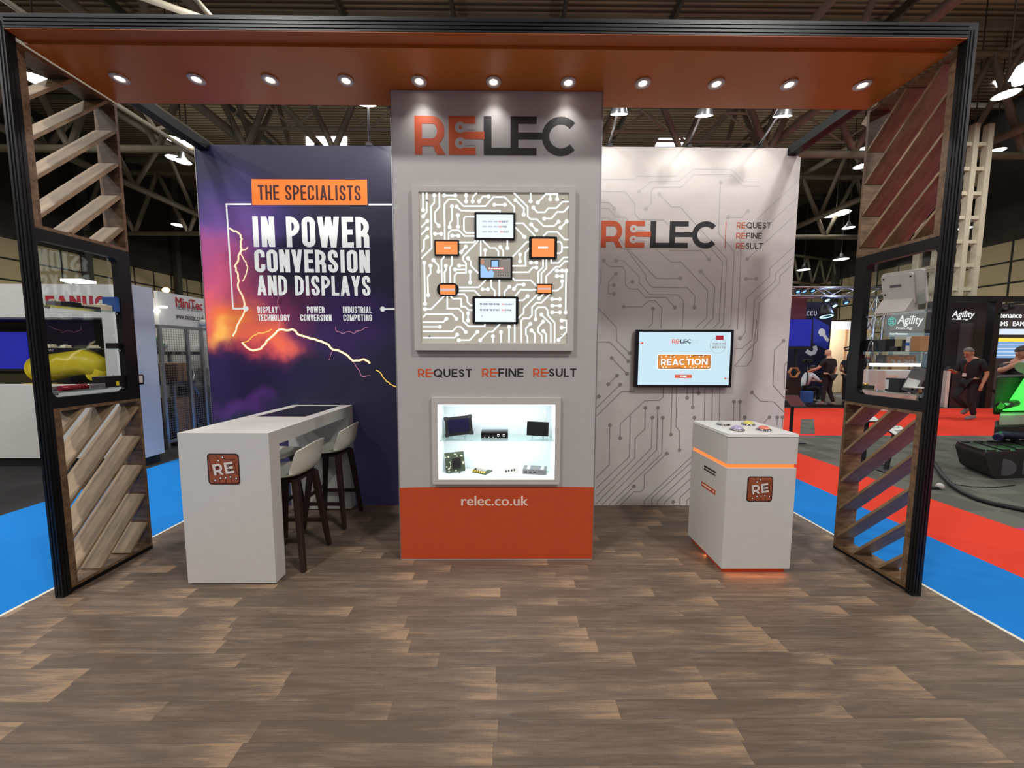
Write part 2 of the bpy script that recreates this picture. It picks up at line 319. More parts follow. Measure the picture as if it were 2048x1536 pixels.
# ------------------------------------------------------------------ print: flat ink on a plane
class Ink:
    """draws on the plane through o with axes u (right) and v (up); n points at the viewer"""
    def __init__(s, o, u, v, n, mb=None, lift=.0012):
        s.o, s.u, s.v, s.n = Vector(o), Vector(u).normalized(), Vector(v).normalized(), Vector(n).normalized(); s.mb = mb or MB(); s.h = lift
    def layer(s, h): s.h = h; return s
    def P(s, a, b): return s.o+s.u*a+s.v*b+s.n*(s.h+s.k*.00006)
    k = 0
    def step(s): s.k = (s.k+1) % 9; return s   # neighbouring strokes never share one plane
    def px(s, x, y):
        d = ray(x, y); t = (s.o-CAM).dot(s.n)/d.dot(s.n); q = CAM+d*t-s.o
        return (q.dot(s.u), q.dot(s.v))
    def poly(s, pts): s.step().mb.add([s.P(*p) for p in pts], [list(range(len(pts)))]); return s
    def ring(s, outer, inner):
        s.step(); n = len(outer); s.mb.add([s.P(*p) for p in outer+inner], [(i, (i+1) % n, n+(i+1) % n, n+i) for i in range(n)]); return s
    def disc(s, a, b, r, n=16): return s.poly(circ(a, b, r, n))
    def stroke(s, pts, w, closed=False):
        s.step(); P = [Vector(p) for p in pts]
        q = [P[0]]
        for p in P[1:]:
            if (p-q[-1]).length > 1e-6: q.append(p)
        P = q; n = len(P)
        if n < 2: return s
        L, R = [], []
        for i in range(n):
            d0 = (P[i]-P[i-1]).normalized() if (i > 0 or closed) else None
            d1 = (P[(i+1) % n]-P[i]).normalized() if (i < n-1 or closed) else None
            if d0 is None: m, k = Vector((-d1.y, d1.x)), 1
            elif d1 is None: m, k = Vector((-d0.y, d0.x)), 1
            else:
                n0, n1 = Vector((-d0.y, d0.x)), Vector((-d1.y, d1.x)); m = (n0+n1)
                m = m.normalized() if m.length > 1e-4 else n0; k = min(1/max(m.dot(n0), .35), 2.6)
            L.append(P[i]+m*k*w/2); R.append(P[i]-m*k*w/2)
        vs = [s.P(*p) for p in L]+[s.P(*p) for p in R]
        rng = range(n if closed else n-1)
        s.mb.add(vs, [(i, (i+1) % n, n+(i+1) % n, n+i) for i in rng]); return s
    # ---- lettering from strokes: narrow poster capitals and wide geometric capitals
    def glyph(s, ch, T, W, w, wide):
        """T maps glyph space (cap height 1) to the plane; returns nothing, draws strokes"""
        a = w/2; Lx, Rx, B, Tp, M = a, W-a, a, 1-a, .5
        class G: pass
        def st(*pts): s._gs(T, list(pts), w)
        def dg(x0, y0, x1, y1):
            h = w/2*math.hypot(x1-x0, y1-y0)/abs(y1-y0); s.poly([T(x0-h, y0), T(x0+h, y0), T(x1+h, y1), T(x1-h, y1)])
        hw = lambda x0, x1, dy=1: w/2*math.hypot(x1-x0, dy)/dy
        rx = (W-w)/2; ry = (1-w)/2 if wide else min(rx*1.0, .25)
        cx = W/2
        def loop(a0=True):
            if wide: return arc(cx, .5, rx, ry, 0, 360, 36)
            return arc(cx, Tp-ry, rx, ry, 0, 180, 10)+arc(cx, B+ry, rx, ry, 180, 360, 10)+[(Rx, Tp-ry)]
        if ch in 'I1l': st((cx, 0), (cx, 1))
        elif ch == 'H': st((Lx, 0), (Lx, 1)); st((Rx, 0), (Rx, 1)); st((Lx, M), (Rx, M))
        elif ch == 'E': st((Lx, 0), (Lx, 1)); st((Lx, Tp), (W, Tp)); st((Lx, B), (W, B)); st((Lx, M), (W*.94, M))
        elif ch == 'F': st((Lx, 0), (Lx, 1)); st((Lx, Tp), (W, Tp)); st((Lx, .48), (W*.92, .48))
        elif ch == 'L': st((Lx, 0), (Lx, 1)); st((Lx, B), (W, B))
        elif ch == 'T': st((cx, 0), (cx, 1)); st((0, Tp), (W, Tp))
        elif ch == 'N':
            st((Lx, 0), (Lx, 1)); st((Rx, 0), (Rx, 1)); h = w*.55; dg(h, 1, W-h, 0)
        elif ch == 'M':
            st((Lx, 0), (Lx, 1)); st((Rx, 0), (Rx, 1)); h = w*.52; y = .0 if not wide else .25; dg(h, 1, cx, y); dg(W-h, 1, cx, y)
        elif ch == 'W':
            q = W/4; h = w*.52; dg(h, 1, q+h*.3, 0); dg(2*q, 1, q+h*.3, 0); dg(2*q, 1, 3*q-h*.3, 0); dg(W-h, 1, 3*q-h*.3, 0)
        elif ch == 'V': h = hw(0, cx); dg(h, 1, cx, 0); dg(W-h, 1, cx, 0)
        elif ch == 'A':
            h = hw(0, cx); dg(h, 0, cx, 1); dg(W-h, 0, cx, 1); st((W*.2, .25), (W*.8, .25))
        elif ch == 'Y': st((cx, 0), (cx, .45)); dg(w*.52, 1, cx, .40); dg(W-w*.52, 1, cx, .40)
        elif ch in 'PRBD':
            st((Lx, 0), (Lx, 1))
            def bowl(y0, y1, R):
                r = min((y1-y0)/2, (R-Lx)*.95)
                st((Lx, y1), *arc(R-r, y1-r, r, r, 90, 0, 8), *arc(R-r, y0+r, r, r, 0, -90, 8), (Lx, y0))
            if ch == 'D': bowl(B, Tp, Rx) if not wide else st((Lx, Tp), *arc(cx*.9, .5, Rx-cx*.9, ry, 90, -90, 16), (Lx, B))
            elif ch == 'B': bowl(M, Tp, Rx*.97); bowl(B, M, Rx)
            else:
                y0 = .36 if wide else .43; bowl(y0, Tp, Rx)
                if ch == 'R':
                    if wide: dg(W*.52, y0+.02, W-w*.6, 0)
                    else: st((cx, y0), *arc(Rx-.1, y0-.1, .1, .1, 90, 0, 5), (Rx, 0))
        elif ch in 'OQ0':
            s._gs(T, loop()[:-1], w, True)
            if ch == 'Q': dg(W*.60, .28, W*.95, -.06)
        elif ch in 'CG':
            if wide: st(*arc(cx, .5, rx, ry, 46, 314, 28))
            else: st((Rx, .66), (Rx, Tp-ry), *arc(cx, Tp-ry, rx, ry, 0, 180, 10), *arc(cx, B+ry, rx, ry, 180, 360, 10), (Rx, .34 if ch == 'C' else .5))
            if ch == 'G': st((cx, .48), (Rx, .48), (Rx, .25)) if wide else st((cx, .5), (W, .5))
        elif ch == 'U': r = rx if wide else ry; st((Lx, 1), (Lx, B+r), *arc(cx, B+r, rx, r, 180, 360, 14), (Rx, 1))
        elif ch == 'J': st((Rx, 1), *arc(cx, B+ry, rx, ry, 0, -160, 10))
        elif ch == 'K': st((Lx, 0), (Lx, 1)); dg(W-w*.6, 1, w*.6, .4); dg(W*.45, .55, W-w*.55, 0)
        elif ch == 'S':
            if wide: K = [(.93, .80), (.72, .93), (.5, .97), (.24, .92), (.10, .75), (.22, .59), (.5, .5), (.79, .40), (.91, .25), (.77, .08), (.5, .03), (.25, .08), (.06, .21)]
            else: K = [(.95, .70), (.95, .84), (.80, .96), (.5, 1.0), (.2, .96), (.05, .83), (.06, .70), (.22, .58), (.5, .48), (.78, .38), (.94, .27), (.95, .15), (.80, .04), (.5, 0), (.2, .04), (.05, .16), (.05, .31)]
            K = [(a+(W-w)*x, a+(1-w)*y) for x, y in K]; out = []
            for i in range(len(K)-1):
                p0, p1, p2, p3 = (Vector(K[max(0, min(len(K)-1, i+j))]) for j in (-1, 0, 1, 2))
                for t in (0, .25, .5, .75): out.append(tuple(.5*((2*p1)+(p2-p0)*t+(2*p0-5*p1+4*p2-p3)*t*t+(3*p1-p0-3*p2+p3)*t**3)))
            st(*out, K[-1])
        elif ch == '2': st((Lx, .68), (Lx, Tp-ry), *arc(cx, Tp-ry, rx, ry, 180, 0, 10), (Rx, .62), (Lx, B), (W, B))
        elif ch == '5': st((W, Tp), (Lx, Tp), (Lx, .56), (cx, .6), *arc(cx, B+.24, rx, .26, 80, -170, 10))
        elif ch == '7': st((0, Tp), (Rx, Tp), (cx*.8, 0))
        elif ch == '£': st((W, Tp-.1), *arc(cx, Tp-ry, rx*.8, ry, 20, 180, 8), (Lx+.05, B), (W, B)); st((0, .45), (W*.8, .45))
        elif ch == '.': st((0, w/2), (w, w/2))
    def _gs(s, T, pts, w, closed=False):
        # strokes are laid in glyph space, then mapped
        s.step(); o2 = Ink.__new__(Ink); o2.mb = MB(); o2.h = 0
        o2.P = lambda a, b: Vector((a, b, 0)); Ink.stroke(o2, pts, w, closed)
        s.mb.add([s.P(*T(v.x, v.y)) for v in o2.mb.v], o2.mb.f)
    WC = dict(I=.20, M=.58, W=.68, T=.38, L=.34, E=.36, F=.35, A=.44, V=.42, Y=.42)
    WW = dict(I=.2, M=.95, W=1.2, T=.70, L=.58, E=.66, F=.64, A=.88, V=.86, Y=.8, O=.98, Q=.98, C=.88, G=.92, N=.82, H=.8, U=.78, S=.68, R=.74, P=.7, B=.74, D=.86)
    def text(s, t, x0, x1, y0, y1, wide=False, weight=None, gap=None, rot=0):
        """fit the line of capitals into the box"""
        w = weight or (.19 if wide else .145); gap = gap if gap is not None else (.13 if wide else .075); tab = s.WW if wide else s.WC
        ws = [.22 if c == ' ' else (.07 if c == '.' else tab.get(c, .74 if wide else .41)) for c in t]
        tot = sum(ws)+gap*(len(t)-1); H = y1-y0; sx = (x1-x0)/tot; x = 0; cr, sr = math.cos(rot), math.sin(rot)
        for c, W in zip(t, ws):
            def T(a, b, x=x):
                A, Bb = (x+a)*sx, b*H; return (x0+A*cr-Bb*sr, y0+A*sr+Bb*cr)
            if c != ' ': s.glyph(c, T, W, w, wide)
            x += W+gap
        return s
    def type(s, t, x0, x1, y0, y1, fat=.012, shear=0., rot=0):
        """mixed-case line set in the built-in face, fitted into the box"""
        c = bpy.data.curves.new('line', 'FONT'); c.body = t; c.size = 1; c.shear = shear; c.resolution_u = 3
        o = bpy.data.objects.new('line', c); me = bpy.data.meshes.new_from_object(o)
        vs = [v.co.copy() for v in me.vertices]; fs = [list(p.vertices) for p in me.polygons]
        bpy.data.objects.remove(o); bpy.data.curves.remove(c); bpy.data.meshes.remove(me)
        X0, X1 = min(v.x for v in vs), max(v.x for v in vs); Y0, Y1 = min(v.y for v in vs), max(v.y for v in vs)
        kx = (x1-x0)/(X1-X0); ky = (y1-y0)/(Y1-Y0)
        if rot: x0, x1 = x1, x0; kx = -kx
        for dx, dy in ((0, 0), (-fat, 0), (fat, 0), (0, -fat), (0, fat))[:5 if fat > .011 else 1]:
            s.step(); s.mb.add([s.P(x0+(v.x+dx-X0)*kx, y0+(v.y+dy*.6-Y0)*ky) for v in vs], fs)
        return s
    def boxpx(s, x0, y0, x1, y1):
        a = s.px(x0, y1); b = s.px(x1, y0); return a[0], b[0], a[1], b[1]

def relec_logo(ink, x0, x1, y0, y1, mats=(0, 1, 2), rest=True):
    """RE in orange, LEC in black with joined bars; the R E holds two ringed dots"""
    H = y1-y0; k = (x1-x0)/4.32; T = lambda x, y: (x0+x*k, y0+y*H); mb = ink.mb; h0 = ink.h
    B = lambda a, b, c, d: ink.poly([T(a, c), T(b, c), T(b, d), T(a, d)])
    mb.cur = mats[0]
    B(0, .2, 0, 1); ink._gs(T, [(.1, .9), (.46, .9)]+arc(.46, .61, .25, .29, 90, -90, 14)+[(.1, .32)], .2)
    ink.poly([T(.42, .36), T(.62, .36), T(.83, 0), T(.60, 0)])
    B(.93, 1.14, 0, 1); B(.93, 1.66, .81, 1); B(.93, 1.66, 0, .19); B(.93, 1.90, .41, .60)
    mb.cur = mats[2]; ink.layer(h0+.0006)
    for y in (.705, .305):
        ink.poly([T(1.245+x*.155, y+q*.145) for x, q in circ(0, 0, 1, 24)]); B(1.3, 1.66, y-.055, y+.055)
    mb.cur = mats[0]; ink.layer(h0+.0012)
    for y in (.705, .305): ink.poly([T(1.245+x*.045, y+q*.045) for x, q in circ(0, 0, 1, 14)])
    mb.cur = mats[1]; ink.layer(h0)
    B(1.88, 2.09, 0, 1); B(1.88, 3.32, 0, .19); B(2.61, 2.82, 0, 1); B(2.61, 3.32, .81, 1); B(2.61, 3.55, .41, .59)
    ink._gs(T, arc(3.985, .495, .42, .41, 42, 318, 30), .2)
def re_word(ink, word, x0, x1, y0, y1, mats=(0, 1), weight=.15):
    """RE in orange with the middle bar running on into the black rest of the word"""
    t = 'RE'+word; gap = .12; ws = [Ink.WW.get(c, .74) for c in t]; ws[1] += 0
    tot = sum(ws)+gap*(len(t)-1)+.10; k = (x1-x0)/tot; H = y1-y0; x = 0; mb = ink.mb
    for i, (c, W) in enumerate(zip(t, ws)):
        mb.cur = mats[0] if i < 2 else mats[1]
        T = lambda a, b, x=x: (x0+(x+a)*k, y0+b*H)
        ink.glyph(c, T, W, weight, True)
        if i == 1:
            ink._gs(T, [(W*.5, .5), (W+gap+.14, .5)], weight*.9); x += .10
        x += W+gap
def re_badge(parent, o, u, v, n, S):
    """rounded copper badge with circuit lines, dots and the letters RE"""
    ink = Ink(o, u, v, n, lift=.0012); mb = ink.mb
    T = lambda x, y: ((x-760)/1140*S, (780-y)/1090*S)
    mb.cur = 0; ink.poly(rrect(-S/2, S/2, -S/2, S/2, S*.1))
    ink.layer(.0020); mb.cur = 1; ink.poly(rrect(-S*.462, S*.462, -S*.462, S*.462, S*.075))
    ink.layer(.0026); mb.cur = 2
    for l in ([(490, 290), (560, 350), (600, 480)], [(750, 370), (850, 450), (980, 455), (1250, 420)], [(1250, 500), (1160, 600), (1190, 760), (1230, 960), (1280, 1000)], [(250, 350), (310, 700), (330, 830), (250, 880)], [(640, 1100), (560, 1270)], [(820, 1080), (830, 1200), (800, 1270)], [(995, 1060), (1040, 1270)], [(440, 1175), (290, 1190)], [(1195, 1110), (1270, 1170)]):
        ink.stroke([T(*p) for p in l], S*.016)
    dots = [(755, 370), (600, 480), (640, 1100), (818, 1080), (995, 1058), (1197, 1110), (443, 1178)]
    for d in dots: ink.disc(*T(*d), S*.046)
    ink.layer(.0032); mb.cur = 3
    for d in dots: ink.disc(*T(*d), S*.029)
    rot = math.radians(8.5); cr, sr = math.cos(rot), math.sin(rot)
    def glyphs(h, grow, m):
        ink.layer(h); mb.cur = m
        x0, y0 = T(430, 1010); H = S*.365
        def TT(dx): return lambda a, b: (x0+((dx+a)*cr-b*sr)*H*1.0, y0+((dx+a)*sr+b*cr)*H)
        ink.glyph('R', TT(0), .82, .21+grow, True); ink.glyph('E', TT(1.0), .76, .21+grow, True)
        return TT
    glyphs(.0038, .07, 2); TT = glyphs(.0046, 0, 3)
    ink.layer(.0054); mb.cur = 2
    for y in (.68, .32):
        t = TT(1.0); ink.poly([t(.34+a, y+b) for a, b in circ(0, 0, .125, 16)])
    mb.cur = 3; ink.layer(.006)
    for y in (.68, .32):
        t = TT(1.0); ink.poly([t(.34+a, y+b) for a, b in circ(0, 0, .045, 10)])
    return mb.build('emblem', ['badge_line', 'badge_copper', 'badge_line', 'badge_white'], parent)

# ------------------------------------------------------------------ figures: one skinned surface per body or garment
def skin_mesh(name, verts, edges, mat, parent, M, sub=1, root=0):
    bm = bmesh.new(); lay = bm.verts.layers.skin.verify(); V = []
    for i, (p, r) in enumerate(verts):
        v = bm.verts.new(Vector(p)); v[lay].radius = (r, r) if isinstance(r, (int, float)) else r; v[lay].use_root = (i == root); V.append(v)
    for a, b in edges: bm.edges.new((V[a], V[b]))
    me = bpy.data.meshes.new(name); bm.to_mesh(me); bm.free()
    o = bpy.data.objects.new(name, me); COL.objects.link(o)
    sk = o.modifiers.new('skin', 'SKIN'); sk.use_smooth_shade = True; ss = o.modifiers.new('sub', 'SUBSURF'); ss.levels = sub; ss.render_levels = sub
    dg = bpy.context.evaluated_depsgraph_get(); dg.update(); m2 = bpy.data.meshes.new_from_object(o.evaluated_get(dg))
    bpy.data.objects.remove(o); bpy.data.meshes.remove(me)
    m2.transform(M); m2.name = name
    for p in m2.polygons: p.use_smooth = True
    m2.materials.clear(); m2.materials.append(MATS[mat])
    q = bpy.data.objects.new(name, m2); COL.objects.link(q); q.parent = parent; LOC[q.name] = LOC[parent.name]
    return q
def chain(verts, edges, start, pts):
    """append a chain of (point, radius) hanging on vertex index start"""
    i = start
    for p in pts: verts.append(p); edges.append((i, len(verts)-1)); i = len(verts)-1
    return i
def person(loc, rz, label, J, H=1.78, skin='skin', shirt='black_cloth', trousers='black_cloth', hair='hair_dark', hairstyle='short', shoes='shoe_grey', lower=True, sleeve=.5, lean=0, fingers='curl'):
    """J: dict of joint overrides in a 1.78 m figure facing +y (x = its right)"""
    t = thing('person', loc, label, 'person')
    D = dict(pel=(0, 0, .96), waist=(0, 0, 1.10), chest=(0, .01, 1.32), neckb=(0, 0, 1.47), neck=(0, .01, 1.54), head=(0, .02, 1.66),
             shr=(.19, 0, 1.43), shl=(-.19, 0, 1.43), elr=(.25, -.02, 1.14), ell=(-.25, -.02, 1.14), wrr=(.26, .06, .89), wrl=(-.26, .06, .89),
             hir=(.09, 0, .92), hil=(-.09, 0, .92), knr=(.10, .02, .50), knl=(-.10, .02, .50), anr=(.10, -.02, .09), anl=(-.10, -.02, .09), tor=(.11, .14, .035), tol=(-.11, .14, .035))
    LOC[t.name] = Vector(); D.update(J); D = {k: Vector(v) for k, v in D.items()}; k = H/1.78; M = Matrix.Scale(k, 4)
    v = [(D['pel'], (.13, .10))]; e = []
    a = chain(v, e, 0, [(D['waist'], (.125, .095)), (D['chest'], (.145, .105)), (D['neckb'], (.07, .065)), (D['neck'], .052)])
    ch = 2
    hd = D['head']; hv = (hd-D['neck']).normalized()
    chain(v, e, a, [(D['neck'].lerp(hd, .55)+Vector((0, .012, 0)), (.062, .07)), (hd, (.076, .094)), (hd+hv*.075, (.07, .088)), (hd+hv*.12, (.04, .05))])
    for s in 'rl':
        sh, el, wr = D['sh'+s], D['el'+s], D['wr'+s]; d = (wr-el).normalized()
        i = chain(v, e, ch+1, [(sh, .062), (sh.lerp(el, .5), .05), (el, .042), (el.lerp(wr, .45), .041), (wr, .028), (wr+d*.05, (.036, .022)), (wr+d*.085, (.04, .018))])
        side = d.cross(Vector((0, 0, 1))); side = side.normalized() if side.length > .1 else Vector((1, 0, 0)); nrm = side.cross(d)
        for q in range(4):
            off = side*(.03-.02*q); ln = (.07, .078, .072, .058)[q]
            chain(v, e, i, [(wr+d*.10+off, .0095), (wr+d*(.10+ln*.5)+off-nrm*.008, .009), (wr+d*(.10+ln*.85)+off-nrm*.03, .008)])
        chain(v, e, i-1, [(wr+d*.05+side*.04-nrm*.012, .012), (wr+d*.085+side*.055-nrm*.03, .010)])
        hi, kn, an, to = D['hi'+s], D['kn'+s], D['an'+s], D['to'+s]
        chain(v, e, 0, [(hi, .085), (hi.lerp(kn, .5), .072), (kn, .055), (kn.lerp(an, .4), .054), (an, .036), (to, .03)])
    body = skin_mesh('body', v, e, skin, t, M, 2)
    # shirt with sleeves
    v = [(D['pel']-Vector((0, 0, .04)), (.155, .125))]; e = []
    a = chain(v, e, 0, [(D['waist'], (.152, .122)), (D['chest'], (.178, .142)), (D['neckb'], (.112, .10))])
    for s in 'rl':
        sh, el, wr = D['sh'+s], D['el'+s], D['wr'+s]; pts = [(sh, .078), (sh.lerp(el, min(1, sleeve*1.0)), .064)]
        if sleeve > 1: pts += [(el, .054), (el.lerp(wr, sleeve-1), .046)]
        chain(v, e, 2, pts)
    skin_mesh('shirt', v, e, shirt, t, M, 1)
    if lower:
        v = [(D['pel']+Vector((0, 0, .03)), (.16, .13))]; e = []
        for s in 'rl':
            hi, kn, an = D['hi'+s], D['kn'+s], D['an'+s]; chain(v, e, 0, [(hi, .10), (hi.lerp(kn, .5), .09), (kn, .075), (kn.lerp(an, .5), .062), (an, .052)])
        skin_mesh('trousers', v, e, trousers, t, M, 1)
        for s in 'rl':
            an, to = D['an'+s], D['to'+s]; d = (to-an)
            b = [(an-Vector((0, 0, .03))-d*.3, .052), (an.lerp(to, .5)-Vector((0, 0, .01)), .054), (to+d*.3+Vector((0, 0, .008)), .045)]
            skin_mesh('shoe', b, [(0, 1), (1, 2)], shoes, t, M, 1)
    # face: eyes, nose, mouth, ears
    mb = MB(); yv = Vector((0, 1, 0)); yv = (yv-hv*yv.dot(hv)).normalized(); xv = yv.cross(hv)
    for sx in (-1, 1): mb.ball((hd+hv*.015+yv*.098+xv*.032*sx)*k, .011*k, 8, 6)
    mb.build('eyes', 'ink_black', body)
    mb = MB().tube([(hd+hv*.01+yv*.095)*k, (hd-hv*.03+yv*.118)*k, (hd-hv*.035+yv*.095)*k], [.008*k, .015*k, .010*k], 8); mb.build('nose', skin, body)
    mb = MB().tube([(hd-hv*.065+yv*.088-xv*.024)*k, (hd-hv*.067+yv*.096)*k, (hd-hv*.065+yv*.088+xv*.024)*k], .006*k, 6); mb.build('mouth', 'lip', body)
    for sx in (-1, 1): MB().ball((hd-hv*.005-yv*.002+xv*.083*sx)*k, Vector((.012, .022, .032))*k, 8, 6).build('ear', skin, body)
    if hairstyle != 'bald':
        mb = MB(); rot = hv.to_track_quat('Z', 'Y').to_matrix()
        vs, fs = [], []; nu, nv = 18, 9
        for j in range(nv+1):
            for i in range(nu):
                th = 2*PI*i/nu; back = .5-.5*math.sin(th)
                ph = (j/nv)*(math.radians(55)+math.radians(62)*back)
                p = xv*math.sin(ph)*math.cos(th)*.086+yv*math.sin(ph)*math.sin(th)*.102+hv*math.cos(ph)*.106
                vs.append((hd+hv*.038+p-yv*.006)*k)
        fs = [(j*nu+i, (j+1)*nu+i, (j+1)*nu+(i+1) % nu, j*nu+(i+1) % nu) for j in range(nv) for i in range(nu)]
        mb.add(vs, fs, True)
        if hairstyle == 'long': mb.tube([(hd+hv*.03-yv*.06)*k, (hd-hv*.10-yv*.085)*k, (hd-hv*.22-yv*.09)*k, (hd-hv*.32-yv*.07)*k], [.085*k, .085*k, .075*k, .035*k], 12)
        mb.build('hair', hair, t)
    t.rotation_euler = (0, 0, rz)
    return t

# ------------------------------------------------------------------ palette
plank_floor(); WALL_Y = 1.563; storm_print(WALL_Y)
mk('print_grey', (184, 180, 179), .5, var=.02); mk('print_white', (214, 209, 206), .5, var=.02); mk('frame_grey', (196, 192, 187), .45, var=.02)
mk('lacquer', (206, 203, 198), .3, var=.015); mk('lacquer_top_lit', (244, 244, 240), .25, var=.01); mk('shadow_gap', (40, 38, 36), .8)  # tops get a paler lacquer: stronger overhead light put into the colour
mk('orange_panel', (190, 108, 42), .3, var=.04, scale=3); mk('orange_edge', (176, 92, 34), .45, var=.04); mk('orange_print', (196, 74, 36), .55, var=.04)
mk('ink_orange', (214, 92, 50), .5, var=.02); mk('ink_black', (38, 35, 37), .45, var=.05); mk('ink_white', (226, 230, 228), .5, var=.01); mk('ink_maroon', (66, 18, 24), .5, var=.03)
mk('banner_orange', (246, 120, 32), .5, var=.03); mk('ink_cream', (240, 214, 200), .5, var=.02)
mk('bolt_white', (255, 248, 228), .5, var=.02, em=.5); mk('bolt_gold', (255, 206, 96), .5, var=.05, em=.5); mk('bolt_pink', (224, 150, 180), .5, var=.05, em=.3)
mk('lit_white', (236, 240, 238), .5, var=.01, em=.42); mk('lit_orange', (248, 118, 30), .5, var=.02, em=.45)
height_ink('trace_grey', (144, 136, 131), (200, 197, 195), 1.5, 3.5)
mk('badge_line', (52, 22, 12), .5); mk('badge_copper', (152, 78, 42), .4, var=.10, scale=30); mk('badge_white', (226, 214, 206), .45)
mk('alu_black', (15, 15, 16), .4, .2, var=.1); mk('alu_groove', (27, 28, 30), .35, .4); mk('alu', (176, 178, 182), .35, .9, var=.05); mk('steel_white', (206, 204, 196), .5, var=.05)
woodgrain('walnut', (80, 60, 45), (142, 113, 84), (3, 14, 14)); woodgrain('walnut_slat', (122, 101, 77), (168, 142, 110), (10, 2.5, 2.5)); woodgrain('stool_wood', (34, 20, 15), (58, 34, 26), (20, 20, 3))
mk('stool_shell', (206, 204, 192), .35, var=.01)
glass('shelf_glass', (.90, .97, .95), .05); glass('clear_pane', (.94, .96, .95), .015, 1.3); glass('clear_acrylic', (.95, .97, .98), .06); glass('dome_clear', (.92, .92, .95), .10)
mk('acrylic_panel', (204, 200, 186), .12, var=.03, scale=6, spec=.6, em=.10)
emit('led_white', (238, 250, 255), 2.2); emit('trace_light', (240, 250, 246), 1.0); emit('lamp_glow', (255, 246, 232), 14); emit('lamp_hot', (255, 250, 240), 5); emit('skylight_glow', (236, 244, 255), 5)
emit('screen_pale', (222, 232, 244), 1.0); emit('screen_orange', (250, 138, 74), 1.0); emit('screen_blue', (186, 212, 224), 1.0); emit('screen_white', (250, 252, 255), 1.0); emit('screen_ink', (52, 50, 58), 1.); emit('screen_faint', (176, 186, 200), 1.)
emit('screen_red', (206, 84, 56), 1.0); emit('screen_copper', (212, 132, 52), 1.0); emit('screen_maroon', (158, 30, 44), 1.); emit('screen_grey', (128, 122, 116), 1.); emit('screen_shirt', (150, 190, 232), 1.); emit('screen_skin', (176, 130, 108), 1.)
emit('led_orange', (255, 104, 40), 1.6); emit('warm_lamp', (255, 190, 110), 8)
mk('bezel', (18, 16, 18), .3, var=.05); mk('touch_glass', (44, 48, 54), .08, var=.1); mk('niche_white', (232, 238, 240), .5, var=.01)
mk('chrome', (190, 190, 196), .12, 1.0, var=.02); mk('device_black', (24, 22, 24), .35, var=.15); mk('device_grey', (110, 108, 110), .4, .3, var=.05); mk('device_pale', (206, 202, 196), .45, var=.03); mk('device_navy', (18, 18, 44), .2)
mk('pcb', (52, 62, 44), .5, var=.35, scale=90); mk('pcb_part', (210, 205, 180), .4); mk('gold_pin', (214, 180, 70), .3, .8); mk('carton', (168, 124, 84), .7, var=.1); mk('label_white', (222, 222, 220), .6)
mk('box_blue', (48, 92, 168), .5); mk('box_navy', (34, 32, 70), .5); mk('tube_red', (128, 24, 40), .3, .2); mk('tube_steel', (190, 188, 186), .25, .8)
mk('carpet_blue', (30, 124, 206), .95, var=.05, scale=200, spec=.1); mk('carpet_red', (222, 66, 48), .95, var=.05, scale=200, spec=.1); mk('carpet_black', (30, 29, 30), .95, var=.2, scale=60); mk('carpet_magenta', (196, 40, 110), .95)
carpet_tiles('carpet_grey', (104, 104, 96)); mk('concrete', (70, 68, 64), .8, var=.15, scale=2); mk('trim_pale', (222, 220, 206), .5)
panelled('cladding', (214, 196, 152), (50, 43, 34), 1.35, 1.05, axis=1); mk('hall_dark', (62, 55, 47), .9, var=.2, scale=1); corrugated('roof_sheet', (176, 156, 126))
mk('truss_steel', (150, 140, 120), .6, var=.15, scale=2); mk('truss_bright', (206, 198, 176), .5); mk('truss_dark', (86, 80, 70), .7, var=.15)
mk('skin', (206, 156, 132), .55, var=.05); mk('skin_tan', (178, 128, 104), .55, var=.05); mk('lip', (150, 84, 78), .5); mk('black_cloth', (26, 25, 28), .85, var=.15); mk('white_cloth', (214, 218, 226), .8); mk('hair_dark', (40, 32, 28), .6, var=.2, scale=60); mk('hair_grey', (104, 98, 92), .6, var=.2, scale=60); mk('shoe_grey', (120, 118, 116), .7); mk('navy_cloth', (40, 44, 58), .8)
mk('stand_white', (212, 210, 206), .5, var=.02); mk('stand_cool', (206, 212, 224), .5, var=.02); mk('fanuc_red', (176, 34, 40), .5); mk('robot_yellow', (226, 204, 30), .4, var=.08); mk('stand_black', (22, 22, 24), .5); mk('stand_grey', (74, 74, 80), .4); mk('stand_char', (44, 42, 48), .35)
mk('royal_blue', (34, 42, 140), .5); mk('indigo', (26, 28, 56), .5); mk('blue_face', (48, 62, 168), .5); mk('maroon_wall', (86, 20, 26), .7); mk('beige_wall', (206, 184, 150), .7); mk('teal_ink', (60, 190, 180), .5); mk('cell_green', (60, 200, 60), .35); mk('rubber', (22, 22, 23), .55, var=.25, scale=30); mk('robot_grey', (150, 146, 144), .4)
emit('sign_face', (104, 106, 104), 1.); emit('sign_white', (240, 242, 240), 1.0); emit('sign_yellow', (240, 210, 90), 1.0); emit('stage_blue', (70, 120, 255), 5); emit('stage_cyan', (150, 230, 255), 4); emit('green_glow', (60, 235, 70), 1.6); emit('tv_blue', (120, 160, 205), .9); emit('tv_pale', (214, 226, 240), .9); emit('tv_deep', (26, 34, 150), .8); emit('shelf_light', (250, 248, 236), 1.6)

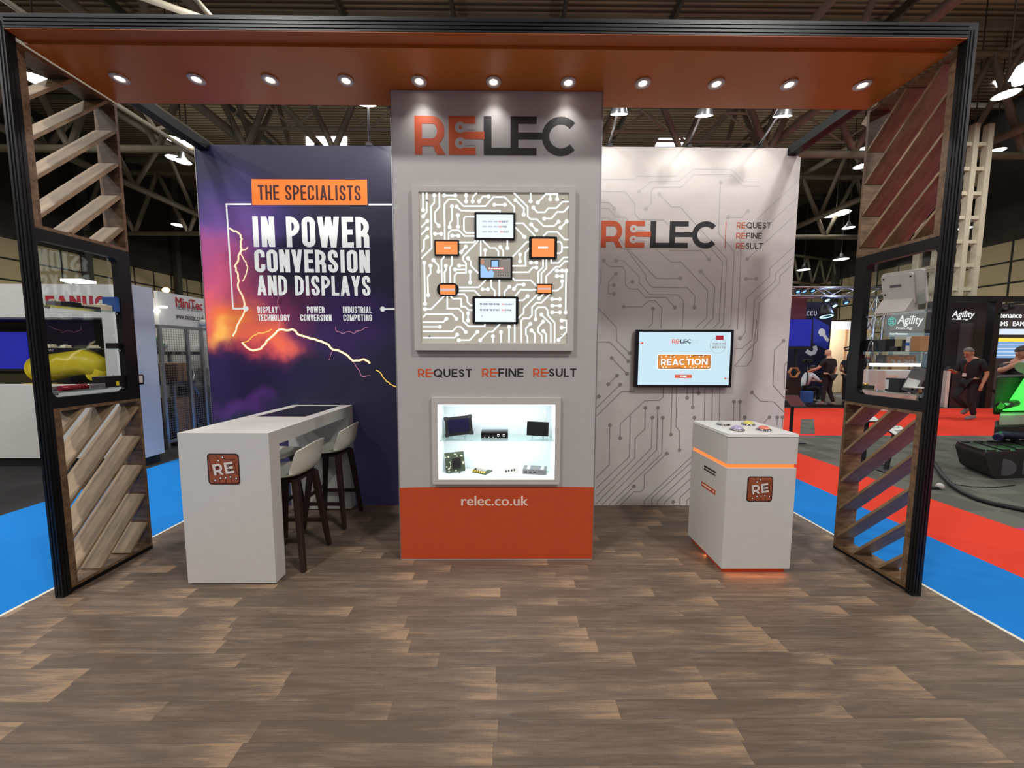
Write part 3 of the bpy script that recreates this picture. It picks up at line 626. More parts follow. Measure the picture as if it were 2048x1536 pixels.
# ------------------------------------------------------------------ setting: floors, hall shell, trusses
ZH = -.03
struct('floor', MB().box(-3.21, 3.10, -5, WALL_Y+.12, -.03, 0), 'vinyl_plank')
struct('trim_1', MB().box(-3.235, -3.21, -5, WALL_Y+.12, -.03, .002), 'trim_pale')
struct('trim_2', MB().box(3.10, 3.125, -5, WALL_Y+.12, -.03, .002), 'trim_pale')
struct('floor_hall', MB().box(-34, 34, -16, 62, -.10, -.042), 'concrete')
def strip(name, x0, x1, y0, y1, mat, z=-.036): struct(name, MB().box(x0, x1, y0, y1, -.043, z), mat)
strip('floor_carpet_blue', -5.33, -3.235, -6, 9, 'carpet_blue'); strip('floor_carpet_blue', 3.125, 4.06, -6, 9, 'carpet_blue')
strip('floor_carpet_red', 4.06, 5.13, -6, 9.3, 'carpet_red'); strip('floor_carpet_red', 5.13, 24, 5.27, 9.3, 'carpet_red'); strip('floor_carpet_grey', 5.13, 14, 1.10, 5.27, 'carpet_grey')
strip('floor_carpet_black', -16, -5.33, -6, 9, 'carpet_black'); strip('floor_carpet_magenta', 5.13, 14, -3, 1.10, 'carpet_magenta')
struct('wall_left', MB().box(-25.3, -25, -16, 62, ZH, 7.4), 'cladding'); struct('wall_left_upper', MB().box(-25.3, -25, -16, 62, 7.4, 14.5), 'hall_dark')
struct('wall_right', MB().box(25, 25.3, -16, 62, ZH, 7.3), 'cladding'); struct('wall_right_upper', MB().box(25, 25.3, -16, 62, 7.3, 14.5), 'hall_dark')
struct('wall_back', MB().box(-25.3, 25.3, 62, 62.3, ZH, 14.5), 'hall_dark')
struct('ceiling', MB().box(-25.3, 25.3, -16, 62.3, 14.3, 14.5), 'roof_sheet')
def columns(name, x, ys, s):
    for y in ys: struct(name, MB().box(x-.16, x+.16, y-.18, y+.18, ZH, 14.3), 'truss_dark')
columns('wall_column', -24.8, (14, 20, 26, 32, 38), 1); columns('wall_column', 24.8, (14, 20, 26, 32), -1)
def lattice(name, p, q, h, mat, r=.06, bay=2.0, rc=None, wdt=0, label=None, up=(0, 0, 1)):
    """two chords (or four) joined by a zigzag of diagonals"""
    p, q, up = Vector(p), Vector(q), Vector(up); d = q-p; L = d.length; n = max(2, round(L/bay)); mb = MB(); rc = rc or r
    side = d.normalized().cross(up)*wdt
    for s in ((-.5, .5) if wdt else (0,)):
        o = side*s
        mb.tube([p+o, q+o], rc, 6); mb.tube([p+o+up*h, q+o+up*h], rc, 6)
        for i in range(n):
            a, b = p+d*(i/n)+o, p+d*((i+1)/n)+o; m = (a+b)/2+up*h
            mb.tube([a, m], r, 5); mb.tube([m, b], r, 5)
    if wdt:
        for i in range(n+1):
            a = p+d*(i/n)
            mb.tube([a-side*.5, a+side*.5], r*.8, 5); mb.tube([a-side*.5+up*h, a+side*.5+up*h], r*.8, 5)
    return struct(name, mb, mat)
for y, z in ((11.5, 8.9), (20, 8.6), (30, 8.4), (42, 8.4), (1.5, 9.6), (5.5, 9.4)): lattice('roof_truss', (-25, y, z), (25, y, z), 3.4, 'truss_steel', .11, 3.1, .13)
for x in (-18, -10, 10, 18): lattice('roof_truss', (x, -4, 9.6), (x, 60, 9.6), 3.0, 'truss_steel', .10, 3.4, .15)
for x in (-14, -6, -2, 2, 6, 14): struct('roof_purlin', MB().bar((x, -6, 13.9), (x, 60, 13.9), .12, .3), 'truss_dark')
for y in (4, 8, 12.5, 17, 23, 28): struct('roof_purlin', MB().bar((-25, y, 14.1), (25, y, 14.1), .12, .25), 'truss_steel')
lattice('lighting_bar', (-11, 12.5, 10.2), (6, 12.5, 10.2), 1.2, 'truss_bright', .045, 3.0, .05)
lattice('lighting_bar', (4, 13.5, 10.4), (17, 13.5, 10.4), 1.1, 'truss_bright', .045, 3.0, .05)
lattice('lighting_bar', (-10.5, 4.2, 8.3), (-10.5, 16, 8.3), .7, 'truss_bright', .05, 1.6, .06)
lattice('lighting_bar', (-13.5, 2.5, 9.0), (-6.5, 6.5, 9.0), .8, 'truss_bright', .06, 1.6, .07)
lattice('lighting_bar', (10.5, 9, 8.5), (19, 13, 8.5), 1.4, 'truss_bright', .05, 2.2, .06)
lattice('roof_truss', (13, 22, 6.8), (25, 26, 6.8), 1.9, 'truss_steel', .07, 1.4, .09)
for i, q in enumerate([[(612, 274), (694, 274), (694, 291), (612, 291)], [(1318, 277), (1375, 277), (1370, 293), (1310, 293)], [(1985, 165), (2060, 118), (2060, 165), (2000, 182)]]):
    p = [at(x, y, 'z', 14.28) for x, y in q]; struct('window_%d' % (i+1), MB().add([*p, *[v+Vector((0, 0, .015)) for v in p]], [(0, 1, 2, 3), (4, 5, 6, 7), (0, 1, 5, 4), (1, 2, 6, 5), (2, 3, 7, 6), (3, 0, 4, 7)]), 'skylight_glow')
def hall_column():
    mb = MB(); x0, x1, y = 15.4, 16.6, 10.9
    for x in (x0, (x0+x1)/2+.1, x1):
        for yy in (y, y+.8): mb.box(x-.09, x+.09, yy-.09, yy+.09, 2.9, 9.6)
    for i in range(8):
        z = 3.2+i*.82
        for yy in (y, y+.8): mb.box(x0, x1, yy-.05, yy+.05, z-.06, z+.06)
        for x in (x0, x1): mb.box(x-.05, x+.05, y, y+.8, z-.06, z+.06)
    return struct('hall_column', mb, 'truss_bright')
hall_column()

def high_bay(name, px, py, z, r, label, tilt=0):
    p = at(px, py, 'z', z); t = thing(name, p, label, 'lamp', 'hall lamps under the roof')
    MB().lathe([(r*.25, .34), (r*.3, .2), (r*.95, .02), (r, 0)], p, 20).build('housing', 'alu', t)
    MB().lathe([(.001, .012), (r*.93, .012)], p, 20).build('lens', 'lamp_hot', t)
    MB().tube([p+Vector((0, 0, .33)), p+Vector((0, 0, 14.31-z))], .02, 5).build('hanger', 'truss_dark', t)
for px, py, z, r, l in ((347, 279, 9.6, .28, 'bright hall lamp, leftmost of the pair above the top left corner of the storm wall'), (375, 290, 8.9, .3, 'bright hall lamp just left of the top left corner of the storm wall'), (350, 317, 9.2, .3, 'small hall lamp below the pair left of the storm wall'), (366, 324, 8.3, .25, 'second small hall lamp below the pair, nearest the storm wall edge'),
                    (77, 161, 9.4, .34, 'hall lamp shining through the top of the left upper slatted screen'), (1726, 301, 9.6, .3, 'upper hall lamp beside the edge of the right upper slatted screen'), (1724, 333, 9.6, .3, 'lower hall lamp beside the edge of the right upper slatted screen'), (1672, 428, 9.8, .7, 'wide hall lamp left of the right upper slatted screen'), (1697, 456, 8.6, .3, 'hall lamp just below the wide one left of the right screen'),
                    (2012, 190, 9.6, .3, 'hall lamp under the big window at the top right'), (1990, 303, 9.6, .3, 'hall lamp right of the right black post'), (1929, 457, 6.4, .22, 'small far hall lamp close to the right black post'), (358, 451, 9.6, .4, 'small far hall lamp left of the storm wall'), (1682, 519, 7.4, .4, 'low far hall lamp right of the white circuit wall'), (1607, 540, 7.4, .4, 'lowest far hall lamp right of the white circuit wall')):
    high_bay('hall_lamp', px, py, z, r, l)

# ------------------------------------------------------------------ the stand: black portal, canopy, downlights
pf = thing('portal_frame', (0, 0, 0), 'black aluminium portal frame standing round the whole booth', 'frame')
for x0, x1 in ((-3.085, -3.03), (2.893, 2.95)):
    mb = MB().box(x0, x1, .004, .056, 0, 3.745); xi = x1 if x0 < 0 else x0
    for k in range(2): mb.cur = 1; mb.box(xi-.003, xi+.003, .014+k*.018, .024+k*.018, .02, 3.64); mb.cur = 0
    for k in range(2): mb.cur = 1; mb.box(x0+.012+k*.02, x0+.020+k*.02, 0, .006, .02, 3.7); mb.cur = 0
    mb.build('post', ['alu_black', 'alu_groove'], pf)
mb = MB().box(-3.03, 2.893, .004, .056, 3.66, 3.745)
for k in range(3): mb.cur = 1; mb.box(-3.03, 2.893, 0, .006, 3.675+k*.022, 3.684+k*.022)
mb.build('beam', ['alu_black', 'alu_groove'], pf)
for x in (-3.08, 2.99):
    mb = MB().box(x-.05, x+.05, .60, WALL_Y+.06, 3.755, 3.835)
    for k in range(3): mb.cur = 1; mb.box(x-.034+k*.026, x-.026+k*.026, .60, WALL_Y+.06, 3.752, 3.756)
    mb.build('side_rail', ['alu_black', 'alu_groove'], pf)
cp = thing('canopy', (-.06, .35, 3.61), 'orange canopy panel spanning the top of the booth', 'canopy')
MB().box(-3.03, 2.893, .006, .098, 3.655, 3.6595).build('edge_board', 'orange_edge', cp)
for x0, x1 in ((-3.03, -.8385), (-.8385, .741), (.741, 2.893)): MB().box(x0, x1, .098, .655, 3.638, 3.755).build('soffit_panel', 'orange_panel', cp)
ORD = 'first second third fourth fifth sixth seventh eighth ninth tenth eleventh'.split()
dlp = None
for i, x in enumerate((-2.724, -2.182, -1.66, -1.122, -.6, -.068, .468, 1.004, 1.535, 2.062, 2.593)):
    if dlp is None:
        t = thing('downlight', (0, 0, 0), 'x', 'downlight', 'downlights in the orange canopy')
        MB().lathe([(.026, .010), (.030, -.004), (.052, -.006), (.055, 0)], (0, 0, 0), 24).build('trim_ring', 'device_pale', t)
        ln = MB().lathe([(.001, .006), (.028, .006)], (0, 0, 0), 20).build('lens', 'lamp_glow', t); dlp = t
        MB().ball((0, 0, 0), (.012, .012, .006), 10, 6).build('diode', 'lamp_glow', ln)
    else: t = copy_tree(dlp)
    place(t, (x, .38, 3.632), 0, 'recessed downlight in the orange canopy, %s from the left' % ORD[i])
    light('downlight_beam', 'SPOT', (x, .38, 3.622), 5, color=(1, .96, .92), spot_size=math.radians(98), spot_blend=1, shadow_soft_size=.03)

# side screens: walnut boxes with slanting slats, black shelf frames between them
def screen(x0, x1, z0, z1, sign, label, zs, slope):
    t = thing('slatted_screen', ((x0+x1)/2, .38, z0), label, 'screen')
    MB().box(max(x0, -3.083), min(x1, 2.948), .058, .106, z0, z1).build('side_board', 'walnut', t); MB().box(x0, x1, .642, .662, z0, z1).build('side_board', 'walnut', t)
    xi, xo = (x1, x0) if x0 < 0 else (x0, x1); xn = max(x0, -3.11) if x0 < 0 else min(x1, 2.975)   # boards are cut back at the post
    for nm, z in (('bottom_board', z0), ('top_board', z1-.022)): MB().prism([(xi, .106), (xn, .106), (xo, .17), (xo, .642), (xi, .642)], (0, 0, z), (1, 0, 0), (0, 1, 0), (0, 0, .022)).build(nm, 'walnut', t)
    ya, yb, za, zb = .106, .642, z0+.022, z1-.022
    for zr in zs:
        f = lambda y: zr-(yb-y)*slope*sign
        pts = []
        for y in (ya, yb):
            if za <= f(y) <= zb: pts.append((y, f(y)))
        for z in (za, zb):
            y = yb-(zr-z)/(slope*sign)
            if ya < y < yb: pts.append((y, z))
        if len(pts) < 2: continue
        p, q = sorted(pts)[:1]+sorted(pts)[-1:]
        d = Vector((0, q[0]-p[0], q[1]-p[1])); nn = Vector((0, -d.z, d.y)).normalized()*.0095
        if d.length < .08: continue
        L_ = d.length; c_ = min(L_*.8, max(0, .17-p[0])*L_/max(d.y, 1e-6)); xs = xi-.003*(1 if xi > xo else -1)
        pl_ = [(0, xs), (L_, xs), (L_, xo), (c_, xo), (0, xn if c_ > .01 else xo)]
        MB().prism(pl_, Vector((0, p[0], p[1]))-nn*.6, d/L_, (1, 0, 0), nn*2).build('slat', 'walnut_slat', t, .0015, 1)
    return t
XL0, XL1, XR0, XR1 = -3.205, -3.042, 2.907, 3.07
screen(XL0, XL1, .03, 1.31, 1, 'lower left walnut screen with slanting slats beside the white counter', [.238+.25*k for k in range(8)], 1.157)
screen(XL0, XL1, 2.505, 3.632, 1, 'upper left walnut screen with slanting slats under the canopy', [2.68+.245*k for k in range(7)], 1.1)
screen(XR0, XR1, .02, 1.30, -1, 'lower right walnut screen with slanting slats near the red and blue carpets', [.11+.248*k for k in range(-2, 6)], 1.17)
screen(XR0, XR1, 2.485, 3.632, -1, 'upper right walnut screen with close dark slats under the canopy', [2.57+.248*k for k in range(-2, 6)], 1.09)
def shelf_frame(x0, x1, z0, z1, zsh, label, inside):
    t = thing('display_shelf', ((x0+x1)/2, .33, z0), label, 'shelf')
    y0, y1 = (.058, .662); o = (x1-.05 if inside > 0 else x0, 0, 0)
    MB().ringprism(rrect(y0, y1, z0, z1, .004), rrect(y0+.012, y1-.095, z0+.072, z1-.075, .045), o, (0, 1, 0), (0, 0, 1), (.05, 0, 0)).build('frame', 'alu_black', t)
    ys = (y0+.02, y1-.03)
    for k, z in enumerate(zsh):
        gs = MB().box(x0+.014, x1-.002, ys[0], ys[1], z-.008, z).build('glass_shelf', 'shelf_glass', t, .001, 1)
        xc = x1-.03 if inside > 0 else x0+.03
        for y in (y0+.052, y1-.105): MB().cyl((xc, y-.008, z-.016), (xc, y+.012, z-.016), .008, 10).build('shelf_clip', 'chrome', gs)
    xb = x0+.006 if inside > 0 else x1-.006
    MB().box(xb-.003, xb+.003, y0+.03, y1-.05, z0+.05, z1-.05).build('back_pane', 'clear_pane', t)
    return t
shelf_frame(-3.165, XL1, 1.31, 2.505, (1.42, 1.722, 2.012), 'black shelf frame with three glass shelves in the left side of the booth', 1)
shelf_frame(XR0, 3.03, 1.30, 2.485, (1.414, 1.718, 2.012), 'black shelf frame with three glass shelves in the right side of the booth', -1)
for x0, x1, l in ((XL0, XL1, 'left'), (XR0, XR1, 'right')): tag(MB().box(max(x0, -3.083), min(x1, 2.948), .058, .662, 0, .03 if x0 < 0 else .02).build('kick_rail', 'alu_black'), 'low black rail on the floor under the lower %s walnut screen' % l, 'rail')

# ------------------------------------------------------------------ storm graphic wall (left)
sw = thing('graphic_wall', (-1.9, WALL_Y+.05, 0), 'dark storm sky graphic wall with white poster lettering, left of the tower', 'wall panel')
MB().box(-3.18, -.40, WALL_Y, WALL_Y+.10, 0, 3.815).build('panel', 'storm_print', sw)
MB().box(-3.186, -3.18, WALL_Y-.004, WALL_Y+.104, 0, 3.819).build('edge_profile', 'alu', sw)
def front_ink(Y, lift=.0012): return Ink((0, Y, 0), (1, 0, 0), (0, 0, 1), (0, -1, 0), lift=lift)
def px_line(ink, pts, w, ends='', r=0):
    P = [ink.px(*p) for p in pts]
    if len(P) > 1: ink.stroke(P, w)
    if 's' in ends: ink.disc(*P[0], r)
    if 'e' in ends: ink.disc(*P[-1], r)
def zoomed(ox, oy, s, pts): return [(ox+x/s, oy+y/s) for x, y in pts]
ik = front_ink(WALL_Y); Z4 = lambda *p: zoomed(380, 270, 2.743, p)
ik.mb.cur = 0
bolts = [([(215, 512), (240, 528), (262, 535), (278, 550), (284, 570), (280, 600), (283, 625), (272, 650), (266, 680), (258, 700), (245, 720), (252, 745), (264, 770), (268, 800), (262, 825), (275, 860), (290, 890), (300, 930), (300, 965), (285, 1000), (268, 1030), (255, 1055), (246, 1085), (236, 1105)], .016, 0),
         ([(318, 615), (300, 630), (283, 632), (277, 645), (290, 670), (308, 700), (316, 722), (310, 750), (300, 780), (288, 803)], .010, 0),
         ([(285, 1138), (310, 1165), (345, 1182), (390, 1172), (408, 1150), (420, 1130), (450, 1105), (472, 1085), (490, 1068), (530, 1072), (560, 1066), (580, 1075), (595, 1095), (640, 1108), (680, 1118), (720, 1132), (760, 1150), (785, 1178), (830, 1190), (865, 1210), (895, 1240), (930, 1238), (955, 1230), (975, 1240), (985, 1254)], .019, 0),
         ([(290, 1138), (320, 1130), (350, 1100), (375, 1085), (410, 1084), (435, 1076), (448, 1065)], .012, 1), ([(487, 890), (482, 930), (500, 970), (505, 1010), (492, 1040), (486, 1066)], .007, 2),
         ([(800, 1052), (806, 1078), (838, 1090), (870, 1078), (900, 1090), (908, 1078), (945, 1070), (975, 1055)], .007, 2), ([(900, 1250), (918, 1280), (935, 1310), (955, 1326), (990, 1320)], .007, 2),
         ([(1020, 1290), (1050, 1310), (1065, 1335), (1078, 1352), (1092, 1358), (1105, 1370), (1132, 1380)], .012, 1), ([(785, 1178), (770, 1215), (760, 1235)], .005, 2)]
for pts, wd, m in bolts:
    jj = []
    P = Z4(*pts)
    for a, b in zip(P, P[1:]):
        jj.append(a); jj.append(((a[0]+b[0])/2+random.uniform(-1.6, 1.6), (a[1]+b[1])/2+random.uniform(-1.6, 1.6)))
    jj.append(P[-1])
    if m == 0: ik.mb.cur = 1; ik.layer(.0003); px_line(ik, jj, wd*1.2)
    ik.mb.cur = m; ik.layer(.0012); px_line(ik, jj, wd*.8)
ik.mb.build('lightning', ['bolt_white', 'bolt_gold', 'bolt_pink'], sw)
ik = front_ink(WALL_Y, .0018)
px_line(ik, Z4((337, 380), (200, 380), (237, 953), (300, 953)), .0165); px_line(ik, Z4((980, 382), (1112, 382)), .0165); px_line(ik, Z4((1062, 955), (1125, 955)), .0165)
ik.disc(*ik.px(380+308/2.743, 270+953/2.743), .027); ik.disc(*ik.px(380+1057/2.743, 270+955/2.743), .027)
ik.mb.build('border_line', 'lit_white', sw)
ik = front_ink(WALL_Y, .0018); ik.poly([ik.px(*p) for p in Z4((337, 243), (971, 246), (974, 384), (342, 385))])
bn = ik.mb.build('banner', 'lit_orange', sw); LOC[bn.name] = LOC[sw.name]; ik = front_ink(WALL_Y, .0026); Z = lambda x0, y0, x1, y1: ik.boxpx(380+x0/2.743, 270+y0/2.743, 380+x1/2.743, 270+y1/2.743)
ik.text('THE SPECIALISTS', *Z(376, 278, 937, 357), weight=.135); ik.mb.build('lettering', 'ink_maroon', bn)
for txt, b, wt in (('IN POWER', (348, 450, 980, 614), .165), ('CONVERSION', (358, 632, 985, 753), .16), ('AND DISPLAYS', (371, 773, 990, 880), .15)):
    ik = front_ink(WALL_Y, .0018); ik.text(txt, *Z(*b), weight=wt, gap=.07); ik.mb.build('lettering', 'lit_white', sw)
for txt, b in (('DISPLAY', (372, 941, 480, 977)), ('TECHNOLOGY', (375, 985, 548, 1020)), ('POWER', (643, 941, 738, 976)), ('CONVERSION', (607, 985, 777, 1020)), ('INDUSTRIAL', (839, 941, 996, 977)), ('COMPUTING', (842, 985, 998, 1020))):
    ik = front_ink(WALL_Y, .0018); ik.text(txt, *Z(*b), weight=.15, gap=.08); ik.mb.build('lettering', 'lit_white', sw)

# ------------------------------------------------------------------ white circuit wall (right)
cw = thing('graphic_wall', (1.7, WALL_Y+.05, 0), 'white wall printed with grey circuit lines and an orange and black logo', 'wall panel')
MB().prism([(.40, 0), (3.075, 0), (3.075, 3.735), (3.035, 3.748), (2.935, 3.748), (2.935, 3.825), (.40, 3.825)], (0, WALL_Y, 0), (1, 0, 0), (0, 0, 1), (0, .10, 0)).build('panel', 'print_white', cw)
ik = front_ink(WALL_Y, .0010); LW, LR = .0085, .021
A1 = lambda *p: zoomed(1180, 280, 3.657, p); A3 = lambda *p: zoomed(1190, 290, 4.876, p); AR = lambda *p: zoomed(1180, 640, 2.8435, p); A5 = lambda *p: zoomed(1190, 640, 4.043, p)
TR = [(A3, [(55, 335), (390, 335), (410, 305), (790, 305), (880, 215)], ''), (A3, [(430, 455), (545, 358), (820, 355), (960, 235), (1330, 240), (1450, 360), (1600, 360)], 's'), (A3, [(495, 625), (545, 575), (550, 440), (580, 412), (845, 410), (960, 290), (1330, 288), (1440, 400), (1610, 405)], 's'),
      (A3, [(55, 453), (290, 453), (390, 575), (390, 675), (440, 730), (670, 730), (715, 780)], ''), (A3, [(55, 560), (140, 560), (190, 620)], 'e'), (A3, [(55, 620), (130, 620), (205, 705), (295, 705), (330, 745)], ''), (A3, [(55, 708), (130, 708), (160, 740)], ''),
      (A1, [(505, 395), (595, 490), (660, 490), (1000, 870), (975, 1350), (950, 1375)], 's'), (A1, [(955, 310), (940, 680), (1055, 815), (1030, 1350), (1010, 1375)], 's'), (A1, [(1010, 563), (1110, 565), (1155, 520)], 'se'), (A1, [(1515, 305), (1100, 690), (1105, 830), (1078, 1390)], ''), (A1, [(1515, 420), (1230, 690)], ''), (A1, [(1510, 540), (1150, 870)], 'e'),
      (A1, [(870, 875), (815, 808), (580, 808)], 's'), (A1, [(660, 1012), (485, 1012), (220, 730)], 's'), (A1, [(220, 790), (270, 800), (410, 990), (410, 1025), (455, 1078), (710, 1080), (768, 1140), (763, 1225)], 'e'), (A1, [(190, 883), (245, 883), (360, 1000), (360, 1045), (435, 1130), (645, 1132), (683, 1175), (675, 1375)], 's'),
      (A1, [(100, 882), (140, 925), (240, 928), (258, 960), (260, 1060), (290, 1090), (350, 1092), (405, 1150), (555, 1150), (620, 1225)], 'se'), (A1, [(190, 978), (135, 1040), (135, 1125), (175, 1125)], 'se'), (A1, [(175, 1062), (135, 1062)], 's'), (A1, [(310, 1038), (310, 1040)], 's'), (A1, [(65, 950), (80, 975), (78, 1045), (65, 1065)], ''),
      (A1, [(245, 1220), (380, 1220), (430, 1175), (475, 1175), (525, 1230), (520, 1375)], 's'), (A1, [(460, 1235), (457, 1340), (425, 1375)], 's'), (A1, [(60, 1230), (193, 1370), (195, 1470), (290, 1560)], 'e'), (A1, [(490, 805), (595, 895), (670, 895), (860, 1100), (853, 1300), (770, 1375)], ''), (A1, [(810, 962), (912, 1075), (900, 1305), (825, 1378)], 's'), (A1, [(840, 740), (968, 890), (945, 1335), (900, 1378)], ''),
      (A1, [(1140, 1015), (1215, 1015)], 'se'), (A1, [(1500, 770), (1315, 940), (1310, 1000), (1145, 1155), (1135, 1410), (1097, 1450)], 'e'), (A1, [(1490, 855), (1357, 975), (1355, 1030), (1203, 1170), (1185, 1460), (1110, 1525), (1060, 1527)], ''), (A1, [(1485, 905), (1390, 995), (1388, 1045), (1238, 1190), (1220, 1470), (1150, 1540), (1060, 1650)], ''),
      (AR, [(1100, 118), (1050, 170), (1040, 370), (1115, 455)], 's'), (AR, [(825, 262), (890, 262), (920, 225), (950, 0)], ''), (AR, [(920, 412), (970, 462), (1045, 465), (1110, 530)], 's'), (AR, [(1020, 553), (985, 585)], 's'), (AR, [(1065, 553), (1063, 600)], 's'), (AR, [(1095, 553), (1093, 610)], 's'), (AR, [(880, 553), (880, 575)], 's'), (AR, [(818, 465), (815, 600)], 's'), (AR, [(853, 465), (850, 600)], 's'), (AR, [(1125, 230), (1105, 260), (1105, 385), (1120, 400)], ''),
      (A5, [(20, 178), (120, 178), (270, 333)], 'e'), (A5, [(135, 308), (258, 433)], 'se'), (A5, [(177, 450), (107, 520)], 'se'), (A5, [(203, 523), (10, 712)], 's'), (A5, [(320, 575), (215, 578), (10, 778)], ''), (A5, [(30, 618), (8, 640)], 's'), (A5, [(552, 520), (552, 620), (522, 650), (405, 652), (205, 840), (203, 955)], 'e'), (A5, [(285, 775), (278, 1105), (5, 1365)], ''), (A5, [(407, 710), (403, 883), (325, 955), (322, 1115), (5, 1430)], 's'), (A5, [(463, 790), (457, 1035), (5, 1490)], 's'),
      (A5, [(508, 710), (498, 1050), (55, 1495)], 's'), (A5, [(547, 790), (540, 1080), (110, 1498)], 's'), (A5, [(580, 1080), (400, 1250), (398, 1360), (370, 1388), (315, 1388), (205, 1498)], 's'), (A5, [(315, 1345), (160, 1498)], 's'), (A5, [(120, 850), (115, 1170), (5, 1280)], 's'), (A5, [(625, 520), (613, 925)], 'e'), (A5, [(660, 520), (655, 865), (685, 900), (683, 1052)], 'e'), (A5, [(745, 520), (745, 630)], 'e'), (A5, [(793, 520), (790, 705)], 'e'), (A5, [(838, 520), (838, 592)], 'e'), (A5, [(890, 520), (883, 830)], ''), (A5, [(950, 520), (945, 830)], ''), (A5, [(1010, 520), (1005, 830)], ''),
      (A5, [(803, 790), (795, 1090), (400, 1460), (400, 1500)], 's'), (A5, [(900, 1040), (460, 1440), (460, 1500)], ''), (A5, [(900, 1095), (505, 1465), (505, 1500)], ''), (A5, [(900, 1165), (557, 1480), (557, 1500)], ''), (A5, [(900, 1240), (687, 1435), (685, 1500)], ''), (A5, [(900, 1310), (742, 1460), (742, 1500)], ''), (A5, [(632, 1470), (632, 1500)], 's')]
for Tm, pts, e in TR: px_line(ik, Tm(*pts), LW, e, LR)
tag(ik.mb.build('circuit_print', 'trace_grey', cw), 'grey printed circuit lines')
ik = front_ink(WALL_Y, .002); x0, x1, z0, z1 = ik.boxpx(1201, 443, 1430, 495); relec_logo(ik, x0, x1, z0, z1); ik.mb.build('logo', ['ink_orange', 'ink_black', 'print_white'], cw)
ik = front_ink(WALL_Y, .002); px_line(ik, [(1452, 444), (1450, 496)], .007); ik.mb.build('rule_line', 'ink_orange', cw)
for wd, b in (('QUEST', (1473, 445, 1542, 456.5)), ('FINE', (1472, 466, 1524, 477)), ('SULT', (1471.5, 486, 1526, 497.5))):
    ik = front_ink(WALL_Y, .002); x0, x1, z0, z1 = ik.boxpx(*b); re_word(ik, wd, x0, x1, z0, z1, weight=.13); ik.mb.build('lettering', ['ink_orange', 'ink_black'], cw)

# ------------------------------------------------------------------ tower
TY = .475
tw = thing('display_tower', (-.05, .8, 0), 'tall grey display tower with a red orange base in the middle of the booth', 'tower')
NX0, NX1, NZ0, NZ1, ND = -.515, .415, .688, 1.292, .27
mb = MB().box(-.835, NX0, TY, 1.2, 0, 3.635).box(NX1, .738, TY, 1.2, 0, 3.635).box(NX0, NX1, TY, 1.2, 0, NZ0-.012).box(NX0, NX1, TY, 1.2, NZ1+.012, 3.635).box(NX0, NX1, TY+ND+.012, 1.2, NZ0-.012, NZ1+.012)
mb.build('body', 'print_grey', tw)
MB().prism([(-.836, .008), (.739, .008), (.739, .614), (.5, .618), (-.3, .617), (-.7, .612), (-.836, .606)], (0, TY-.0025, 0), (1, 0, 0), (0, 0, 1), (0, .003, 0)).build('base_graphic', 'orange_print', tw); bgp = tw.children[-1] if False else [c for c in tw.children if c.name.startswith('base_graphic')][0]
for xx in (-.838, .741): MB().box(xx-.003, xx+.003, TY-.003, TY+.01, 0, 3.635).build('edge_profile', 'alu', tw)
ik = front_ink(TY, .001); x0, x1, z0, z1 = ik.boxpx(830, 234, 1147, 309); relec_logo(ik, x0, x1, z0, z1); ik.mb.build('logo', ['ink_orange', 'ink_black', 'print_grey'], tw)
for wd, b in (('QUEST', (836, 738, 944, 754)), ('FINE', (964, 737, 1047, 753.5)), ('SULT', (1066, 737, 1153, 753.5))):
    ik = front_ink(TY, .001); x0, x1, z0, z1 = ik.boxpx(*b); re_word(ik, wd, x0, x1, z0, z1, weight=.18); ik.mb.build('lettering', ['ink_orange', 'ink_black'], tw)
ik = front_ink(TY-.0026, .001); x0, x1, z0, z1 = ik.boxpx(923, 992, 1056, 1011); ik.type('relec.co.uk', x0, x1, z0, z1, fat=.018); ik.mb.build('lettering', 'ink_cream', bgp)

# back-lit circuit panel with its screens
FY = TY-.042
ik = front_ink(FY); fo = ik.boxpx(829, 373, 1152, 701); fi = ik.boxpx(842, 385.5, 1138.5, 686)
bp = thing('backlit_circuit_panel', ((fo[0]+fo[1])/2, TY-.02, fo[2]), 'square light panel with glowing white circuit lines on the tower', 'light panel')
R4 = lambda b: [(b[0], b[2]), (b[1], b[2]), (b[1], b[3]), (b[0], b[3])]
MB().ringprism(R4(fo), R4(fi), (0, FY, 0), (1, 0, 0), (0, 0, 1), (0, .041, 0)).build('frame', 'frame_grey', bp, .002, 1)
PY = TY-.030
MB().box(fi[0]+.001, fi[1]-.001, PY, PY+.012, fi[2]+.001, fi[3]-.001).build('acrylic_face', 'acrylic_panel', bp)
ik = front_ink(PY, .0008); LW, LR = .0118, .0148
Q1 = lambda *p: zoomed(832, 372, 9.035, p); Q2 = lambda *p: zoomed(992, 372, 9.035, p); Q3 = lambda *p: zoomed(832, 532, 9.035, p); Q4 = lambda *p: zoomed(992, 532, 9.035, p)
